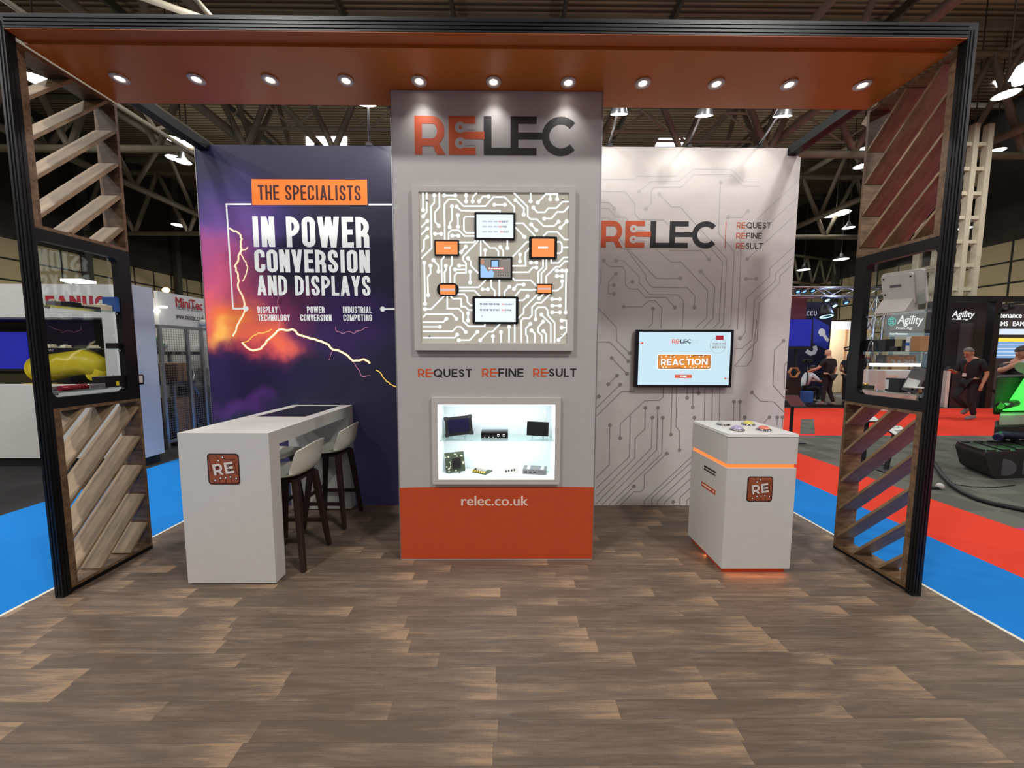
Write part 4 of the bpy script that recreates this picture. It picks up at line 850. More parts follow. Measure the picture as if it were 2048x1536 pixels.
BT = [(Q1, '', [(125, 122), (128, 435)], 'e'), (Q1, '', [(195, 122), (195, 470), (130, 550)], 'e'), (Q1, '', [(330, 170), (330, 300), (270, 375), (285, 1120), (100, 1310)], 's'), (Q1, '', [(420, 122), (425, 380), (340, 475), (345, 650), (412, 720)], 'e'), (Q1, '', [(510, 172), (710, 172)], 'se'), (Q1, '', [(905, 170), (905, 280)], 'se'), (Q1, '', [(1100, 122), (1025, 200), (1025, 280)], 'e'), (Q1, '', [(1140, 280), (1205, 190), (1310, 190)], 'se'),
      (Q1, '', [(520, 970), (512, 330), (590, 240), (735, 240), (860, 365), (1255, 365), (1400, 200), (1600, 200), (1775, 380), (1775, 490)], ''), (Q1, '', [(1415, 340), (1605, 340)], 'se'), (Q1, '', [(650, 370), (650, 620), (610, 670), (610, 745)], 'se'), (Q1, '', [(735, 375), (810, 445), (1518, 445), (1518, 485)], 's'), (Q1, '', [(757, 525), (760, 735)], 'se'), (Q1, '', [(1060, 555), (895, 555), (865, 590), (868, 810), (910, 850), (1060, 850)], ''), (Q1, '', [(588, 970), (590, 850), (640, 800), (770, 800), (880, 905), (1060, 905)], ''), (Q1, '', [(345, 865), (455, 865)], 'se'), (Q1, '', [(655, 900), (765, 900)], 'se'),
      (Q1, '', [(205, 635), (95, 745)], 's'), (Q1, '', [(205, 770), (95, 882)], 's'), (Q1, '', [(205, 920), (145, 980), (145, 1130), (98, 1192)], 's'), (Q1, '', [(780, 1020), (1040, 1020), (1090, 970)], ''), (Q1, '', [(900, 1097), (815, 1195)], 'se'), (Q1, '', [(1130, 985), (850, 1280), (850, 1340), (905, 1400), (905, 1570), (740, 1570), (697, 1620), (697, 1760)], ''), (Q1, '', [(1170, 985), (1170, 1270)], ''), (Q1, '', [(1205, 985), (1340, 1120), (1435, 1120), (1490, 1180), (1490, 1270)], ''), (Q1, '', [(1250, 1160), (1250, 1270)], 's'), (Q1, '', [(505, 1255), (505, 1290), (460, 1340), (467, 1756)], ''), (Q1, '', [(650, 1255), (650, 1425), (615, 1470), (620, 1756)], ''),
      (Q1, '', [(315, 1340), (405, 1440), (405, 1545)], 'se'), (Q1, '', [(150, 1385), (165, 2130)], 'se'), (Q1, '', [(262, 1440), (265, 1580), (210, 1640), (220, 1975)], 'se'), (Q1, '', [(540, 1445), (545, 1520), (515, 1555), (520, 1756)], 's'), (Q1, '', [(780, 1440), (905, 1440)], 's'), (Q1, '', [(705, 1510), (905, 1510)], 's'), (Q1, '', [(940, 1305), (990, 1370), (990, 1440), (1130, 1578)], 's'), (Q1, '', [(978, 1550), (978, 1745)], 'se'),
      (Q3, '', [(775, 387), (1130, 387), (1260, 255)], ''), (Q3, '', [(1355, 250), (1360, 385), (1425, 450), (1425, 550)], ''), (Q3, '', [(1505, 250), (1505, 550)], ''), (Q3, '', [(1200, 420), (1300, 420)], 'se'), (Q3, '', [(775, 447), (1060, 447), (1160, 550)], ''), (Q3, '', [(750, 510), (870, 510), (925, 570), (930, 655), (990, 712), (1030, 712)], ''), (Q3, '', [(620, 540), (670, 590), (815, 590), (820, 735), (885, 735), (950, 795), (1030, 795)], ''), (Q3, '', [(565, 540), (565, 770), (770, 770), (850, 850), (850, 1000), (950, 1090), (1245, 1090), (1245, 1045)], ''), (Q3, '', [(510, 540), (275, 780), (165, 780)], 'e'), (Q3, '', [(128, 928), (180, 870), (655, 870), (730, 955)], 'e'),
      (Q3, '', [(128, 1015), (495, 1015), (550, 955)], 'e'), (Q3, '', [(128, 1100), (430, 1100)], 'e'), (Q3, '', [(940, 855), (940, 985)], 'se'), (Q3, '', [(128, 1180), (660, 1180), (735, 1100), (810, 1100), (900, 1195)], 'e'), (Q3, '', [(132, 1297), (695, 1297), (745, 1240)], 'e'), (Q3, '', [(772, 1340), (970, 1340), (1110, 1190)], 'se'), (Q3, '', [(1160, 1340), (1305, 1190), (1380, 1190), (1520, 1045)], 's'), (Q3, '', [(1390, 1270), (1390, 1385)], 's'), (Q4, '', [(90, 1195), (90, 1385)], 's'),
      (Q2, '', [(320, 122), (575, 380), (572, 550), (625, 600), (735, 600), (860, 725), (1050, 725), (1130, 645)], 'e'), (Q2, '', [(350, 255), (505, 405), (500, 520)], 'se'), (Q2, '', [(625, 122), (625, 275)], 'e'), (Q2, '', [(755, 300), (900, 147), (1110, 147), (1105, 240)], 'se'), (Q2, '', [(980, 150), (980, 240)], 'e'), (Q2, '', [(675, 390), (745, 475), (885, 475), (945, 400), (1090, 400), (1200, 285), (1322, 285)], 's'), (Q2, '', [(870, 590), (1000, 590), (1105, 470), (1225, 470), (1322, 362)], 's'), (Q2, '', [(1275, 640), (1165, 755)], 'se'), (Q2, '', [(635, 695), (730, 800)], 'se'), (Q2, '', [(345, 675), (490, 675), (710, 910)], ''), (Q2, '', [(345, 745), (515, 920)], 'e'), (Q2, '', [(850, 915), (930, 830), (1105, 830), (1240, 970), (1320, 970)], ''), (Q2, '', [(1100, 1010), (1160, 1010), (1190, 1050), (1190, 1180), (1150, 1215), (1100, 1215)], ''), (Q2, '', [(1190, 1110), (1318, 1110)], ''), (Q2, '', [(205, 980), (205, 1125)], 'e'),
      (Q2, '', [(605, 1010), (560, 1010), (300, 1280)], ''), (Q2, '', [(605, 1125), (530, 1205), (535, 1445), (295, 1445)], ''), (Q2, '', [(435, 1240), (435, 1365)], 'se'), (Q2, '', [(630, 1385), (730, 1385)], 'se'), (Q2, '', [(75, 1105), (130, 1170), (130, 1270)], 's'), (Q2, '', [(730, 1475), (660, 1475), (590, 1560), (295, 1560)], 's'), (Q2, '', [(850, 1310), (850, 1470), (765, 1550), (760, 1775)], ''), (Q2, '', [(910, 1310), (910, 1490), (820, 1580), (820, 1775)], ''), (Q2, '', [(995, 1310), (1000, 1390), (1130, 1390), (1225, 1290), (1318, 1290)], ''), (Q2, '', [(1318, 1360), (1245, 1360), (1150, 1460), (1085, 1460), (905, 1630), (905, 1775)], ''), (Q4, '', [(1100, 85), (1195, 85)], 'se'), (Q4, '', [(1100, 182), (1195, 182)], 'se'),
      (Q4, '', [(1267, 85), (1258, 840)], 'se'), (Q4, '', [(295, 210), (340, 258), (625, 258), (740, 370)], ''), (Q4, '', [(60, 250), (60, 550)], ''), (Q4, '', [(240, 375), (155, 465), (155, 550)], 's'), (Q4, '', [(325, 415), (385, 335), (500, 335)], 'se'), (Q4, '', [(345, 545), (445, 428), (745, 428)], ''), (Q4, '', [(1015, 447), (1100, 447), (1195, 375), (1195, 275)], 'e'), (Q4, '', [(405, 620), (490, 620), (570, 545)], 'e'), (Q4, '', [(755, 505), (500, 765), (500, 850), (400, 942)], ''), (Q4, '', [(865, 500), (775, 590)], 'e'), (Q4, '', [(985, 500), (820, 665), (730, 665), (650, 745), (650, 890), (600, 945), (495, 945), (460, 985), (460, 1385)], ''),
      (Q4, '', [(1015, 600), (1155, 600)], 'se'), (Q4, '', [(1015, 718), (1155, 718)], 'se'), (Q4, '', [(1015, 838), (1155, 838)], 'se'), (Q4, '', [(715, 965), (715, 800), (765, 745), (885, 745), (930, 795), (935, 890), (1060, 1025), (1060, 1385)], 's'), (Q4, '', [(820, 880), (990, 1050), (990, 1385)], 's'), (Q4, '', [(620, 1045), (540, 1130), (540, 1240), (568, 1275), (568, 1385)], 's'), (Q4, '', [(850, 1005), (760, 1110), (760, 1190), (830, 1260), (830, 1385)], 's'), (Q4, '', [(640, 1165), (700, 1220), (700, 1385)], 's'), (Q4, '', [(855, 1175), (905, 1230), (905, 1385)], 's'), (Q4, '', [(235, 1100), (235, 1385)], 's'), (Q4, '', [(338, 1045), (338, 1385)], ''), (Q4, '', [(1185, 985), (1275, 985), (1275, 1190), (1130, 1335)], 'se'), (Q4, '', [(1185, 1115), (1275, 1115)], 's')]
for Tm, _, pts, e in BT: px_line(ik, Tm(*pts), LW, e, LR)
tag(ik.mb.build('circuit_traces', 'trace_light', bp), 'glowing white circuit lines')
for px, py in ((853.5, 400), (1125.5, 398), (859, 672.5), (1123, 671)):
    p = at(px, py, 'y', PY-.012); MB().lathe([(.0075, .012), (.0085, .003), (.006, 0), (.001, -.002)], p, 16, (0, 1, 0)).build('screw_cap', 'chrome', bp)
def panel_screen(px0, py0, px1, py1, bez, label, face, draw, r=.004, left=None):
    Y = PY-.014; a = at(px0, py1, 'y', Y); b = at(px1, py0, 'y', Y)
    t = thing('display_screen', ((a.x+b.x)/2, PY-.007, a.z), label, 'screen', 'small screens on the light panel')
    MB().prism(rrect(a.x, b.x, a.z, b.z, r, 6), (0, Y, 0), (1, 0, 0), (0, 0, 1), (0, .0128, 0)).build('bezel', 'bezel', t, .001, 1); bz = [c for c in t.children][0]
    if isinstance(bez, (int, float)): bez = (bez,)*4
    k = (b.x-a.x)/(px1-px0); s = (a.x+bez[0]*k, b.x-bez[1]*k, a.z+bez[2]*k, b.z-bez[3]*k)
    ik = front_ink(Y, .0006); ik.poly(R4(s)); ik.mb.cur = 1; ik.layer(.0012)
    W, H = s[1]-s[0], s[3]-s[2]; draw(ik, lambda x0, x1, y0, y1: (s[0]+W*x0, s[0]+W*x1, s[2]+H*y0, s[2]+H*y1))
    ik.mb.build('screen_face', face, bz); return t
def d_req(ik, B):
    for k, (y, wd, xa, xb) in enumerate(((.66, 'QUEST', .60, .86), (.44, 'FINE', .60, .82), (.22, 'SULT', .64, .88))):
        ik.mb.cur = 3
        for j in range(3): ik.poly(R4(B(.16+j*.15, .16+j*.15+.12, y+.01, y+.07)))
        re_word(ik, wd, *B(xa, xb, y, y+.08), mats=(1, 2), weight=.2)
def d_lines(ik, B):
    ik.mb.cur = 2; ik.text('WE GUIDE YOUR DESIGN.', *B(.12, .60, .72, .80), weight=.17); ik.text('WE REFINE THE DETAILS.', *B(.12, .61, .47, .55), weight=.17)
    re_word(ik, 'QUEST', *B(.65, .95, .72, .79), mats=(1, 2), weight=.19); re_word(ik, 'FINE', *B(.65, .90, .47, .54), mats=(1, 2), weight=.19); ik.mb.cur = 3; ik.poly(R4(B(.145, .185, .2, .28)))
def d_pill(xa, xb, ya, yb, glare=False):
    def f(ik, B):
        ik.mb.cur = 1
        n = 6; w_ = (xb-xa)/n
        for j in range(n): ik.poly(R4(B(xa+w_*j, xa+w_*(j+.8), ya, yb)))
    return f
def d_photo(ik, B):
    ik.mb.cur = 2; ik.poly([p for p in [B(0, 0, 0, 0)[::2], B(.42, 0, 0, 0)[::2], B(.46, 0, .25, 0)[::2], B(.36, 0, .42, 0)[::2], B(.26, 0, .30, 0)[::2], B(.12, 0, .62, 0)[::2], B(0, 0, .66, 0)[::2]]])
    ik.mb.cur = 3; x0, x1, y0, y1 = B(0, .13, .66, .98); ik.poly([((x0+x1)/2+a*(x1-x0)/2, (y0+y1)/2+b*(y1-y0)/2) for a, b in circ(0, 0, 1, 14)])
    ik.mb.cur = 4; ik.poly(R4(B(.34, .62, .5, .93))); ik.layer(.0017); ik.mb.cur = 2; ik.poly(R4(B(.37, .59, .55, .88)))
    ik.layer(.0022); ik.mb.cur = 5; ik.poly(R4(B(.25, .78, .42, .53))); ik.layer(.0027); ik.mb.cur = 1
    for j in range(6): ik.poly(R4(B(.27+j*.083, .27+j*.083+.065, .44, .51)))
    ik.layer(.0012); ik.mb.cur = 4
    for j in range(5):
        for k in range(2): ik.disc(*B(.6+.08*j, 0, .12+.16*k, 0)[::2], .004, 8)
panel_screen(949, 425, 1031, 480, 4.2, 'white screen at the top of the light panel, above the other screens', ['screen_pale', 'screen_red', 'screen_ink', 'screen_faint'], d_req)
panel_screen(869, 480, 918, 511.5, 3, 'orange screen at the left of the light panel, upper one', ['screen_orange', 'screen_white'], d_pill(.38, .68, .45, .56))
panel_screen(1058, 473, 1114.5, 518, (5.5, 5.5, 4.5, 4.5), 'orange screen in a thick black case at the right of the light panel', ['screen_orange', 'screen_white'], d_pill(.28, .72, .46, .56), .008)
panel_screen(957, 513, 1025, 559, 4, 'black edged screen with a photo of a man, centre of the light panel', ['screen_grey', 'screen_white', 'screen_shirt', 'screen_skin', 'screen_ink', 'screen_red'], d_photo)
panel_screen(874, 566, 917.5, 592, (6.5, 7, 3.2, 3.6), 'small orange screen in a round ended black case, lower left of the light panel', ['screen_orange', 'screen_faint'], d_pill(.02, .98, .36, .58), .045)
panel_screen(1073, 567.5, 1105, 588, 2.2, 'smallest orange screen, lower right of the light panel', ['screen_orange', 'screen_faint'], d_pill(.03, .97, .40, .62), .002)
panel_screen(945, 593, 1037, 648, (5.5, 5.5, 4.5, 4.2), 'white screen with two lines of text at the bottom of the light panel', ['screen_pale', 'screen_red', 'screen_ink', 'screen_faint'], d_lines, .012)

# lit display niche
ns = thing('display_niche', (-.05, TY+.1, NZ0), 'lit white display niche in the lower part of the tower', 'display case')
ik = front_ink(TY-.03); fo = ik.boxpx(865, 795, 1122, 969)
MB().ringprism(R4(fo), R4((NX0, NX1, NZ0, NZ1)), (0, TY-.03, 0), (1, 0, 0), (0, 0, 1), (0, .0298, 0)).build('frame', 'frame_grey', ns, .002, 1); nf = ns.children[0]
e = .004
mb = MB().box(NX0+.002, NX1-.002, TY+ND-.006, TY+ND, NZ0+.002, NZ1-.002).box(NX0+.0006, NX0+.006, TY, TY+ND-.006, NZ0, NZ1).box(NX1-.006, NX1-.0006, TY, TY+ND-.006, NZ0, NZ1).box(NX0, NX1, TY, TY+ND-.006, NZ0-.01, NZ0).box(NX0, NX1, TY, TY+ND-.006, NZ1, NZ1+.01)
mb.build('lining', 'niche_white', ns)
for a in ((NX0, NX1, TY-.003, TY+.004, NZ1-.006, NZ1), (NX0, NX1, TY-.003, TY+.004, NZ0, NZ0+.005), (NX0, NX0+.005, TY-.003, TY+.004, NZ0, NZ1), (NX1-.005, NX1, TY-.003, TY+.004, NZ0, NZ1)): MB().box(*a).build('led_strip', 'led_white', nf)
MB().box(NX0+.007, NX1-.007, TY+.02, TY+ND-.012, .987, .995).build('glass_shelf', 'shelf_glass', ns); ngs = [c for c in ns.children if c.name.startswith('glass_shelf')][0]
for x in (NX0+.01, NX1-.01):
    for y in (TY+.05, TY+.18): MB().cyl((x-.008, y, .983), (x+.008, y, .983), .006, 10).build('shelf_pin', 'chrome', ngs)
light('niche_light', 'AREA', (-.05, TY+.05, NZ1-.01), 2.7, (-.05, TY+.14, .7), (.90, .98, 1), shape='RECTANGLE', size=.86, size_y=.05)
light('niche_light_low', 'AREA', (-.05, TY+.05, .98), 2.0, (-.05, TY+.16, .5), (.90, .98, 1), shape='RECTANGLE', size=.86, size_y=.05)

def leaning(name, label, cat, c, w, h, d, roll, lean, mat, base_z, group='devices in the lit niche', r=.006):
    """flat device propped on a little clear stand; returns thing and its face frame"""
    t = thing(name, (c[0], c[1], base_z), label, cat, group); cr, sr = math.cos(roll), math.sin(roll)
    n = Vector((0, -math.cos(lean), math.sin(lean))); v0 = Vector((0, math.sin(lean), math.cos(lean))); u0 = Vector((1, 0, 0))
    u = u0*cr+v0*sr; v = v0*cr-u0*sr; C = Vector(c)
    MB().prism(rrect(-w/2, w/2, -h/2, h/2, r), C, u, v, -n*d).build('body', mat, t, .001, 1)
    foot = MB(); bz = base_z
    for s in (-.25, .25):
        x = C.x+s*w; yb = C.y-h/2*v.y; zb = C.z-h/2*v.z-abs(s*w*sr)*.3
        foot.bar((x, yb-.02, bz+.003), (x, yb+.07, bz+.003), .012, .006); foot.bar((x, yb-.018, bz+.003), (x, yb-.012, max(bz+.02, zb)), .010, .005); foot.bar((x, yb+.06, bz+.003), (x, C.y+.03, C.z-.02), .010, .005)
    foot.build('stand', 'clear_acrylic', t)
    return t, Ink(C, u, v, n, lift=.0006), C, u, v, n
c = at(917, 851.5, 'y', .60)
t, ik, C, u, v, n = leaning('rugged_tablet', 'black rugged tablet leaning on the left of the niche glass shelf', 'tablet', c, .225, .158, .018, math.radians(6.5), .22, 'device_black', .995, r=.012)
for sx in (-1, 1):
    for sy in (-1, 1): MB().prism(rrect(-.018, .018, -.016, .016, .007), C+u*(.100*sx)+v*(.068*sy)+n*.002, u, v, -n*.024).build('corner_guard', 'rubber', t, .001, 1)
ik.poly(rrect(-.086, .088, -.055, .055, .004)); tag(ik.mb.build('screen_face', 'device_navy', t), 'dark blue glossy screen')
for dx in (-.03, -.022): MB().tube([C+u*dx+v*.075, C+u*(dx+.004)+v*.125], .0015, 5).build('stylus', 'alu', t)
c = at(1075.5, 857.5, 'y', .60)
t, ik, C, u, v, n = leaning('display_module', 'small bare black display module with a ribbon cable, right of the niche shelf', 'display', c, .182, .118, .008, math.radians(-3), .2, 'device_black', .995)
ik.poly(rrect(-.086, .087, -.053, .053, .002)); ik.mb.build('screen_face', 'bezel', t)
MB().tube([C+u*.06+v*.055-n*.008, C+u*.062+v*.10-n*.01, C+u*.055+v*.16-n*.012], .004, 6).build('ribbon_cable', 'pcb_part', t)
c = at(909.5, 924, 'y', .61)
t, ik, C, u, v, n = leaning('circuit_board', 'square green circuit board standing at the lower left of the niche', 'circuit board', c, .165, .165, .004, math.radians(6.5), .25, 'pcb', NZ0)
ik.h = .0006; ik.mb.cur = 0
MB().prism(R4((-.02, .05, -.05, .03)), C, u, v, n*.012).build('heat_sink', 'device_black', t, .001, 1)
mb = MB()
for k in range(26):
    x, y = random.uniform(-.075, .075), random.uniform(-.075, .075)
    if -.03 < x < .06 and -.06 < y < .04: continue
    mb.prism(R4((x-.004, x+random.uniform(.004, .010), y-.004, y+.005)), C, u, v, n*random.uniform(.003, .008))
mb.build('chips', 'pcb_part', t)
t = thing('media_box', (.0, .60, .995), 'black player box with a clear lid, middle of the niche glass shelf', 'device', 'devices in the lit niche')
a = at(962, 879, 'y', .56); b = at(1016, 865, 'y', .56)
t.location = ((a.x+b.x)/2, .62, .995); LOC[t.name] = t.location.copy()
MB().box(a.x, b.x, .56, .70, .9955, b.z).build('body', 'device_black', t, .003); mb = MB()
for k in range(3): mb.ball((a.x+.03+k*.035, .559, 1.003), .006, 8, 6)
for k in range(2): mb.lathe([(.012, 0), (.010, -.006), (.001, -.007)], (b.x-.035-k*.045, .56, 1.02), 12, (0, 1, 0))
mb.build('knobs', 'chrome', t); MB().box(a.x+.005, b.x-.005, .565, .69, b.z, b.z+.014).build('lid', 'clear_acrylic', t)
def mini_box(name, label, px0, px1, pyb, hh, dep, rz, mat, y, group='devices in the lit niche', parts=None):
    a = at(px0, pyb, 'y', y); b = at(px1, pyb, 'y', y); w = (b.x-a.x); cx = (a.x+b.x)/2
    t = thing(name, (cx, y+.04, NZ0), label, 'device', group); LOC[t.name] = Vector()
    MB().box(-w/2, w/2, -dep/2, dep/2, .001, hh).build('case', mat, t, .004)
    if parts: parts(t, w, dep, hh)
    t.rotation_euler = (0, 0, rz); return t
def p_kit(t, w, d, h):
    MB().box(-w*.28, w*.28, -d*.3, d*.3, h, h+.035).build('heat_sink', 'device_pale', t, .004); mb = MB()
    for k in range(6): mb.box(-w/2+.006+k*w/6.5, -w/2+.018+k*w/6.5, -d/2-.002, -d/2+.014, h, h+.011)
    mb.build('sockets', 'gold_pin', t); mb = MB()
    for k in range(4): mb.box(-w/2-.001, -w/2+.012, -d/2+.01+k*.024, -d/2+.024+k*.024, h, h+.010)
    mb.build('connectors', 'device_black', t)
def p_ports(n, mat):
    def f(t, w, d, h):
        mb = MB()
        for k in range(n): mb.box(-w*.42+k*w*.19, -w*.42+k*w*.19+w*.11, -d/2-.001, -d/2+.003, h*.35, h*.62)
        mb.build('ports', mat, t)
    return f
def p_ribbed(t, w, d, h):
    p_ports(3, 'device_black')(t, w, d, h); mb = MB()
    for x in (-w*.33, w*.26):
        for k in range(4): mb.box(x+k*.007, x+k*.007+.004, -d*.46, d*.46, h, h+.005)
    mb.build('cooling_fins', 'device_pale', t); MB().box(-w*.2, w*.22, -d*.45, d*.45, h, h+.002).build('top_plate', 'device_grey', t)
mini_box('processor_board', 'small processor board with a pale heat sink, lying lower middle of the niche', 947, 981, 948, .012, .11, math.radians(-28), 'pcb', .59, parts=p_kit)
mini_box('mini_computer', 'small silver white mini computer at the lower centre right of the niche', 1000, 1033, 949, .062, .11, math.radians(28), 'device_pale', .59, parts=p_ports(4, 'device_black'))
mini_box('industrial_computer', 'flat grey ribbed industrial computer at the lower right of the niche', 1047, 1094, 951, .042, .12, math.radians(-9), 'device_grey', .58, parts=p_ribbed)

# ------------------------------------------------------------------ wall screen
tv = thing('wall_screen', (1.91, WALL_Y-.04, 1.33), 'black framed touch screen showing the pale blue game start page, on the circuit wall', 'television')
ik = front_ink(WALL_Y-.065); Q = [ik.px(*p) for p in ((1269.5, 774.5), (1463, 775.5), (1467.5, 660), (1272, 658))]
x0, x1, z0, z1 = (Q[0][0]+Q[3][0])/2, (Q[1][0]+Q[2][0])/2, (Q[0][1]+Q[1][1])/2, (Q[2][1]+Q[3][1])/2
MB().prism(rrect(x0, x1, z0, z1, .008), (0, WALL_Y-.065, 0), (1, 0, 0), (0, 0, 1), (0, .045, 0)).build('case', 'bezel', tv, .003)
MB().box(x0+.25, x1-.25, WALL_Y-.02, WALL_Y, z0+.15, z1-.15).build('wall_mount', 'alu_black', tv)
s = (x0+.033, x1-.030, z0+.028, z1-.027); W, H = s[1]-s[0], s[3]-s[2]
B = lambda xa, xb, ya, yb: (s[0]+W*xa, s[0]+W*xb, s[2]+H*ya, s[2]+H*yb)
ik = front_ink(WALL_Y-.065, .0006); ik.poly(R4(s)); sf = ik.mb.build('screen_face', 'screen_blue', tv)
ik = front_ink(WALL_Y-.065, .0014); relec_logo(ik, *B(.358, .565, .79, .865)); SM = ['screen_red', 'screen_ink', 'screen_blue', 'screen_faint', 'screen_white']; ik.mb.build('page_logo', SM, sf); ik = front_ink(WALL_Y-.065, .0014); ik.mb.cur = 3; ik.poly(R4(B(.583, .586, .785, .865)))
for y, e in ((.855, .665), (.825, .65), (.79, .645)): ik.poly(R4(B(.605, e, y-.003, y+.006)))
ik.mb.build('tagline', SM, sf)
for x, y, l in ((.037, .79, (0, .037)), (.962, .125, (.962, 1))): ik = front_ink(WALL_Y-.065, .0014); ik.disc(*B(x, 0, y, 0)[::2], .011); ik.poly(R4(B(*l, y-.004, y+.004))); ik.mb.build('marker_dot', SM, sf)
ik = front_ink(WALL_Y-.065, .0014); ik.poly(R4(B(.403, .592, .132, .195))); ik.mb.cur = 4; ik.layer(.002); ik.text('START', *B(.462, .534, .148, .18), weight=.18)
ik.mb.build('start_button', SM, sf)
ik = front_ink(WALL_Y-.065, .0014); ik.mb.cur = 0; x, _, y, _ = B(.862, 0, .755, 0); ik.ring(circ(x, y, .086, 40), circ(x, y, .083, 40)); ik.text('CHANCE TO WIN', *B(.80, .94, .77, .80), weight=.15); ik.poly(R4(B(.80, .94, .748, .754))); ik.text('WORTH £750', *B(.80, .94, .695, .735), weight=.15)
ik.mb.cur = 1; ik.layer(.002); ik.poly(R4(B(.833, .918, .855, .938))); ik.mb.build('prize_badge', ['screen_grey', 'screen_maroon'], sf)
ik = front_ink(WALL_Y-.065, .0012); b = B(.213, .79, .305, .575); ik.mb.cur = 3; ik.poly(rrect(b[0]-.006, b[1]+.006, b[2]-.006, b[3]+.006, .024)); ik.layer(.0018); ik.mb.cur = 1; ik.poly(rrect(*b, .02)); ik.layer(.0024); ik.mb.cur = 0; ik.poly(rrect(b[0]+.005, b[1]-.005, b[2]+.005, b[3]-.005, .016))
ik.layer(.003); ik.mb.cur = 2
for l in ([(.23, .54), (.245, .40), (.235, .33)], [(.32, .57), (.35, .53)], [(.39, .57), (.37, .545), (.33, .53)], [(.56, .53), (.62, .56), (.70, .56)], [(.34, .315), (.45, .34), (.49, .31)], [(.77, .54), (.775, .42), (.765, .34)], [(.72, .34), (.73, .315)], [(.27, .34), (.24, .315)], [(.66, .34), (.64, .315)], [(.74, .56), (.70, .53)]): ik.stroke([B(x, 0, y, 0)[::2] for x, y in l], .005)
ik.mb.cur = 3; ik.layer(.0034)
for x, y in ((.25, .53), (.30, .54), (.35, .53), (.39, .535), (.53, .53), (.565, .545), (.665, .54), (.705, .545), (.27, .335), (.305, .335), (.515, .34), (.57, .345), (.605, .325), (.635, .345), (.695, .345), (.73, .345), (.765, .335)): ik.disc(*B(x, 0, y, 0)[::2], .007, 10)
for m, wt, h in ((1, .27, .004), (3, .2, .0048)): ik.layer(h); ik.mb.cur = m; ik.text('REACTION', *B(.245, .755, .375, .49), wide=True, weight=wt, rot=math.radians(.8))
ik.mb.build('title_badge', ['screen_copper', 'screen_ink', 'screen_ink', 'screen_white'], sf)

# ------------------------------------------------------------------ touchscreen counter and stools
CX0, CX1, CY0, CY1, CH = -2.292, -1.652, .145, 1.55, 1.128
ct = thing('touchscreen_counter', (-1.97, .85, 0), 'long white bar counter with a touchscreen set in its top', 'counter')
MB().box(CX0, CX1, CY0, CY0+.115, .014, CH-.105).build('end_panel', 'lacquer', ct); MB().box(CX0, CX1, CY1-.115, CY1, .014, CH-.105).build('end_panel', 'lacquer', ct)
MB().box(CX0, CX1, CY0, CY1, CH-.105, CH).build('top', 'lacquer', ct); MB().box(CX0, CX1, CY0, CY1, CH, CH+.0006).build('top_lit_skin', 'lacquer_top_lit', ct)  # thin added skin, paler than the sides to paint in overhead light
MB().box(CX0+.02, CX1-.02, CY0+.015, CY0+.10, 0, .014).build('plinth_foot', 'shadow_gap', ct); MB().box(CX0+.02, CX1-.02, CY1-.10, CY1-.015, 0, .014).build('plinth_foot', 'shadow_gap', ct)
P = [at(*p, 'z', CH) for p in ((508, 833), (612, 834.5), (683, 812), (598, 811))]
tx0, tx1, ty0, ty1 = -2.19, -1.76, P[0].y, min(P[2].y, CY1-.06)
ik = Ink((0, 0, CH+.0006), (1, 0, 0), (0, 1, 0), (0, 0, 1), lift=.001); ik.poly(R4((tx0, tx1, ty0, ty1))); ts = ik.mb.build('touchscreen', 'bezel', ct)
ik = Ink((0, 0, CH+.0006), (1, 0, 0), (0, 1, 0), (0, 0, 1), lift=.0018); ik.poly(R4((tx0+.018, tx1-.018, ty0+.02, ty1-.02))); ik.mb.build('screen_face', 'touch_glass', ts)
bc = at(447.5, 938, 'y', CY0); re_badge(ct, bc, (1, 0, 0), (0, 0, 1), (0, -1, 0), .225)

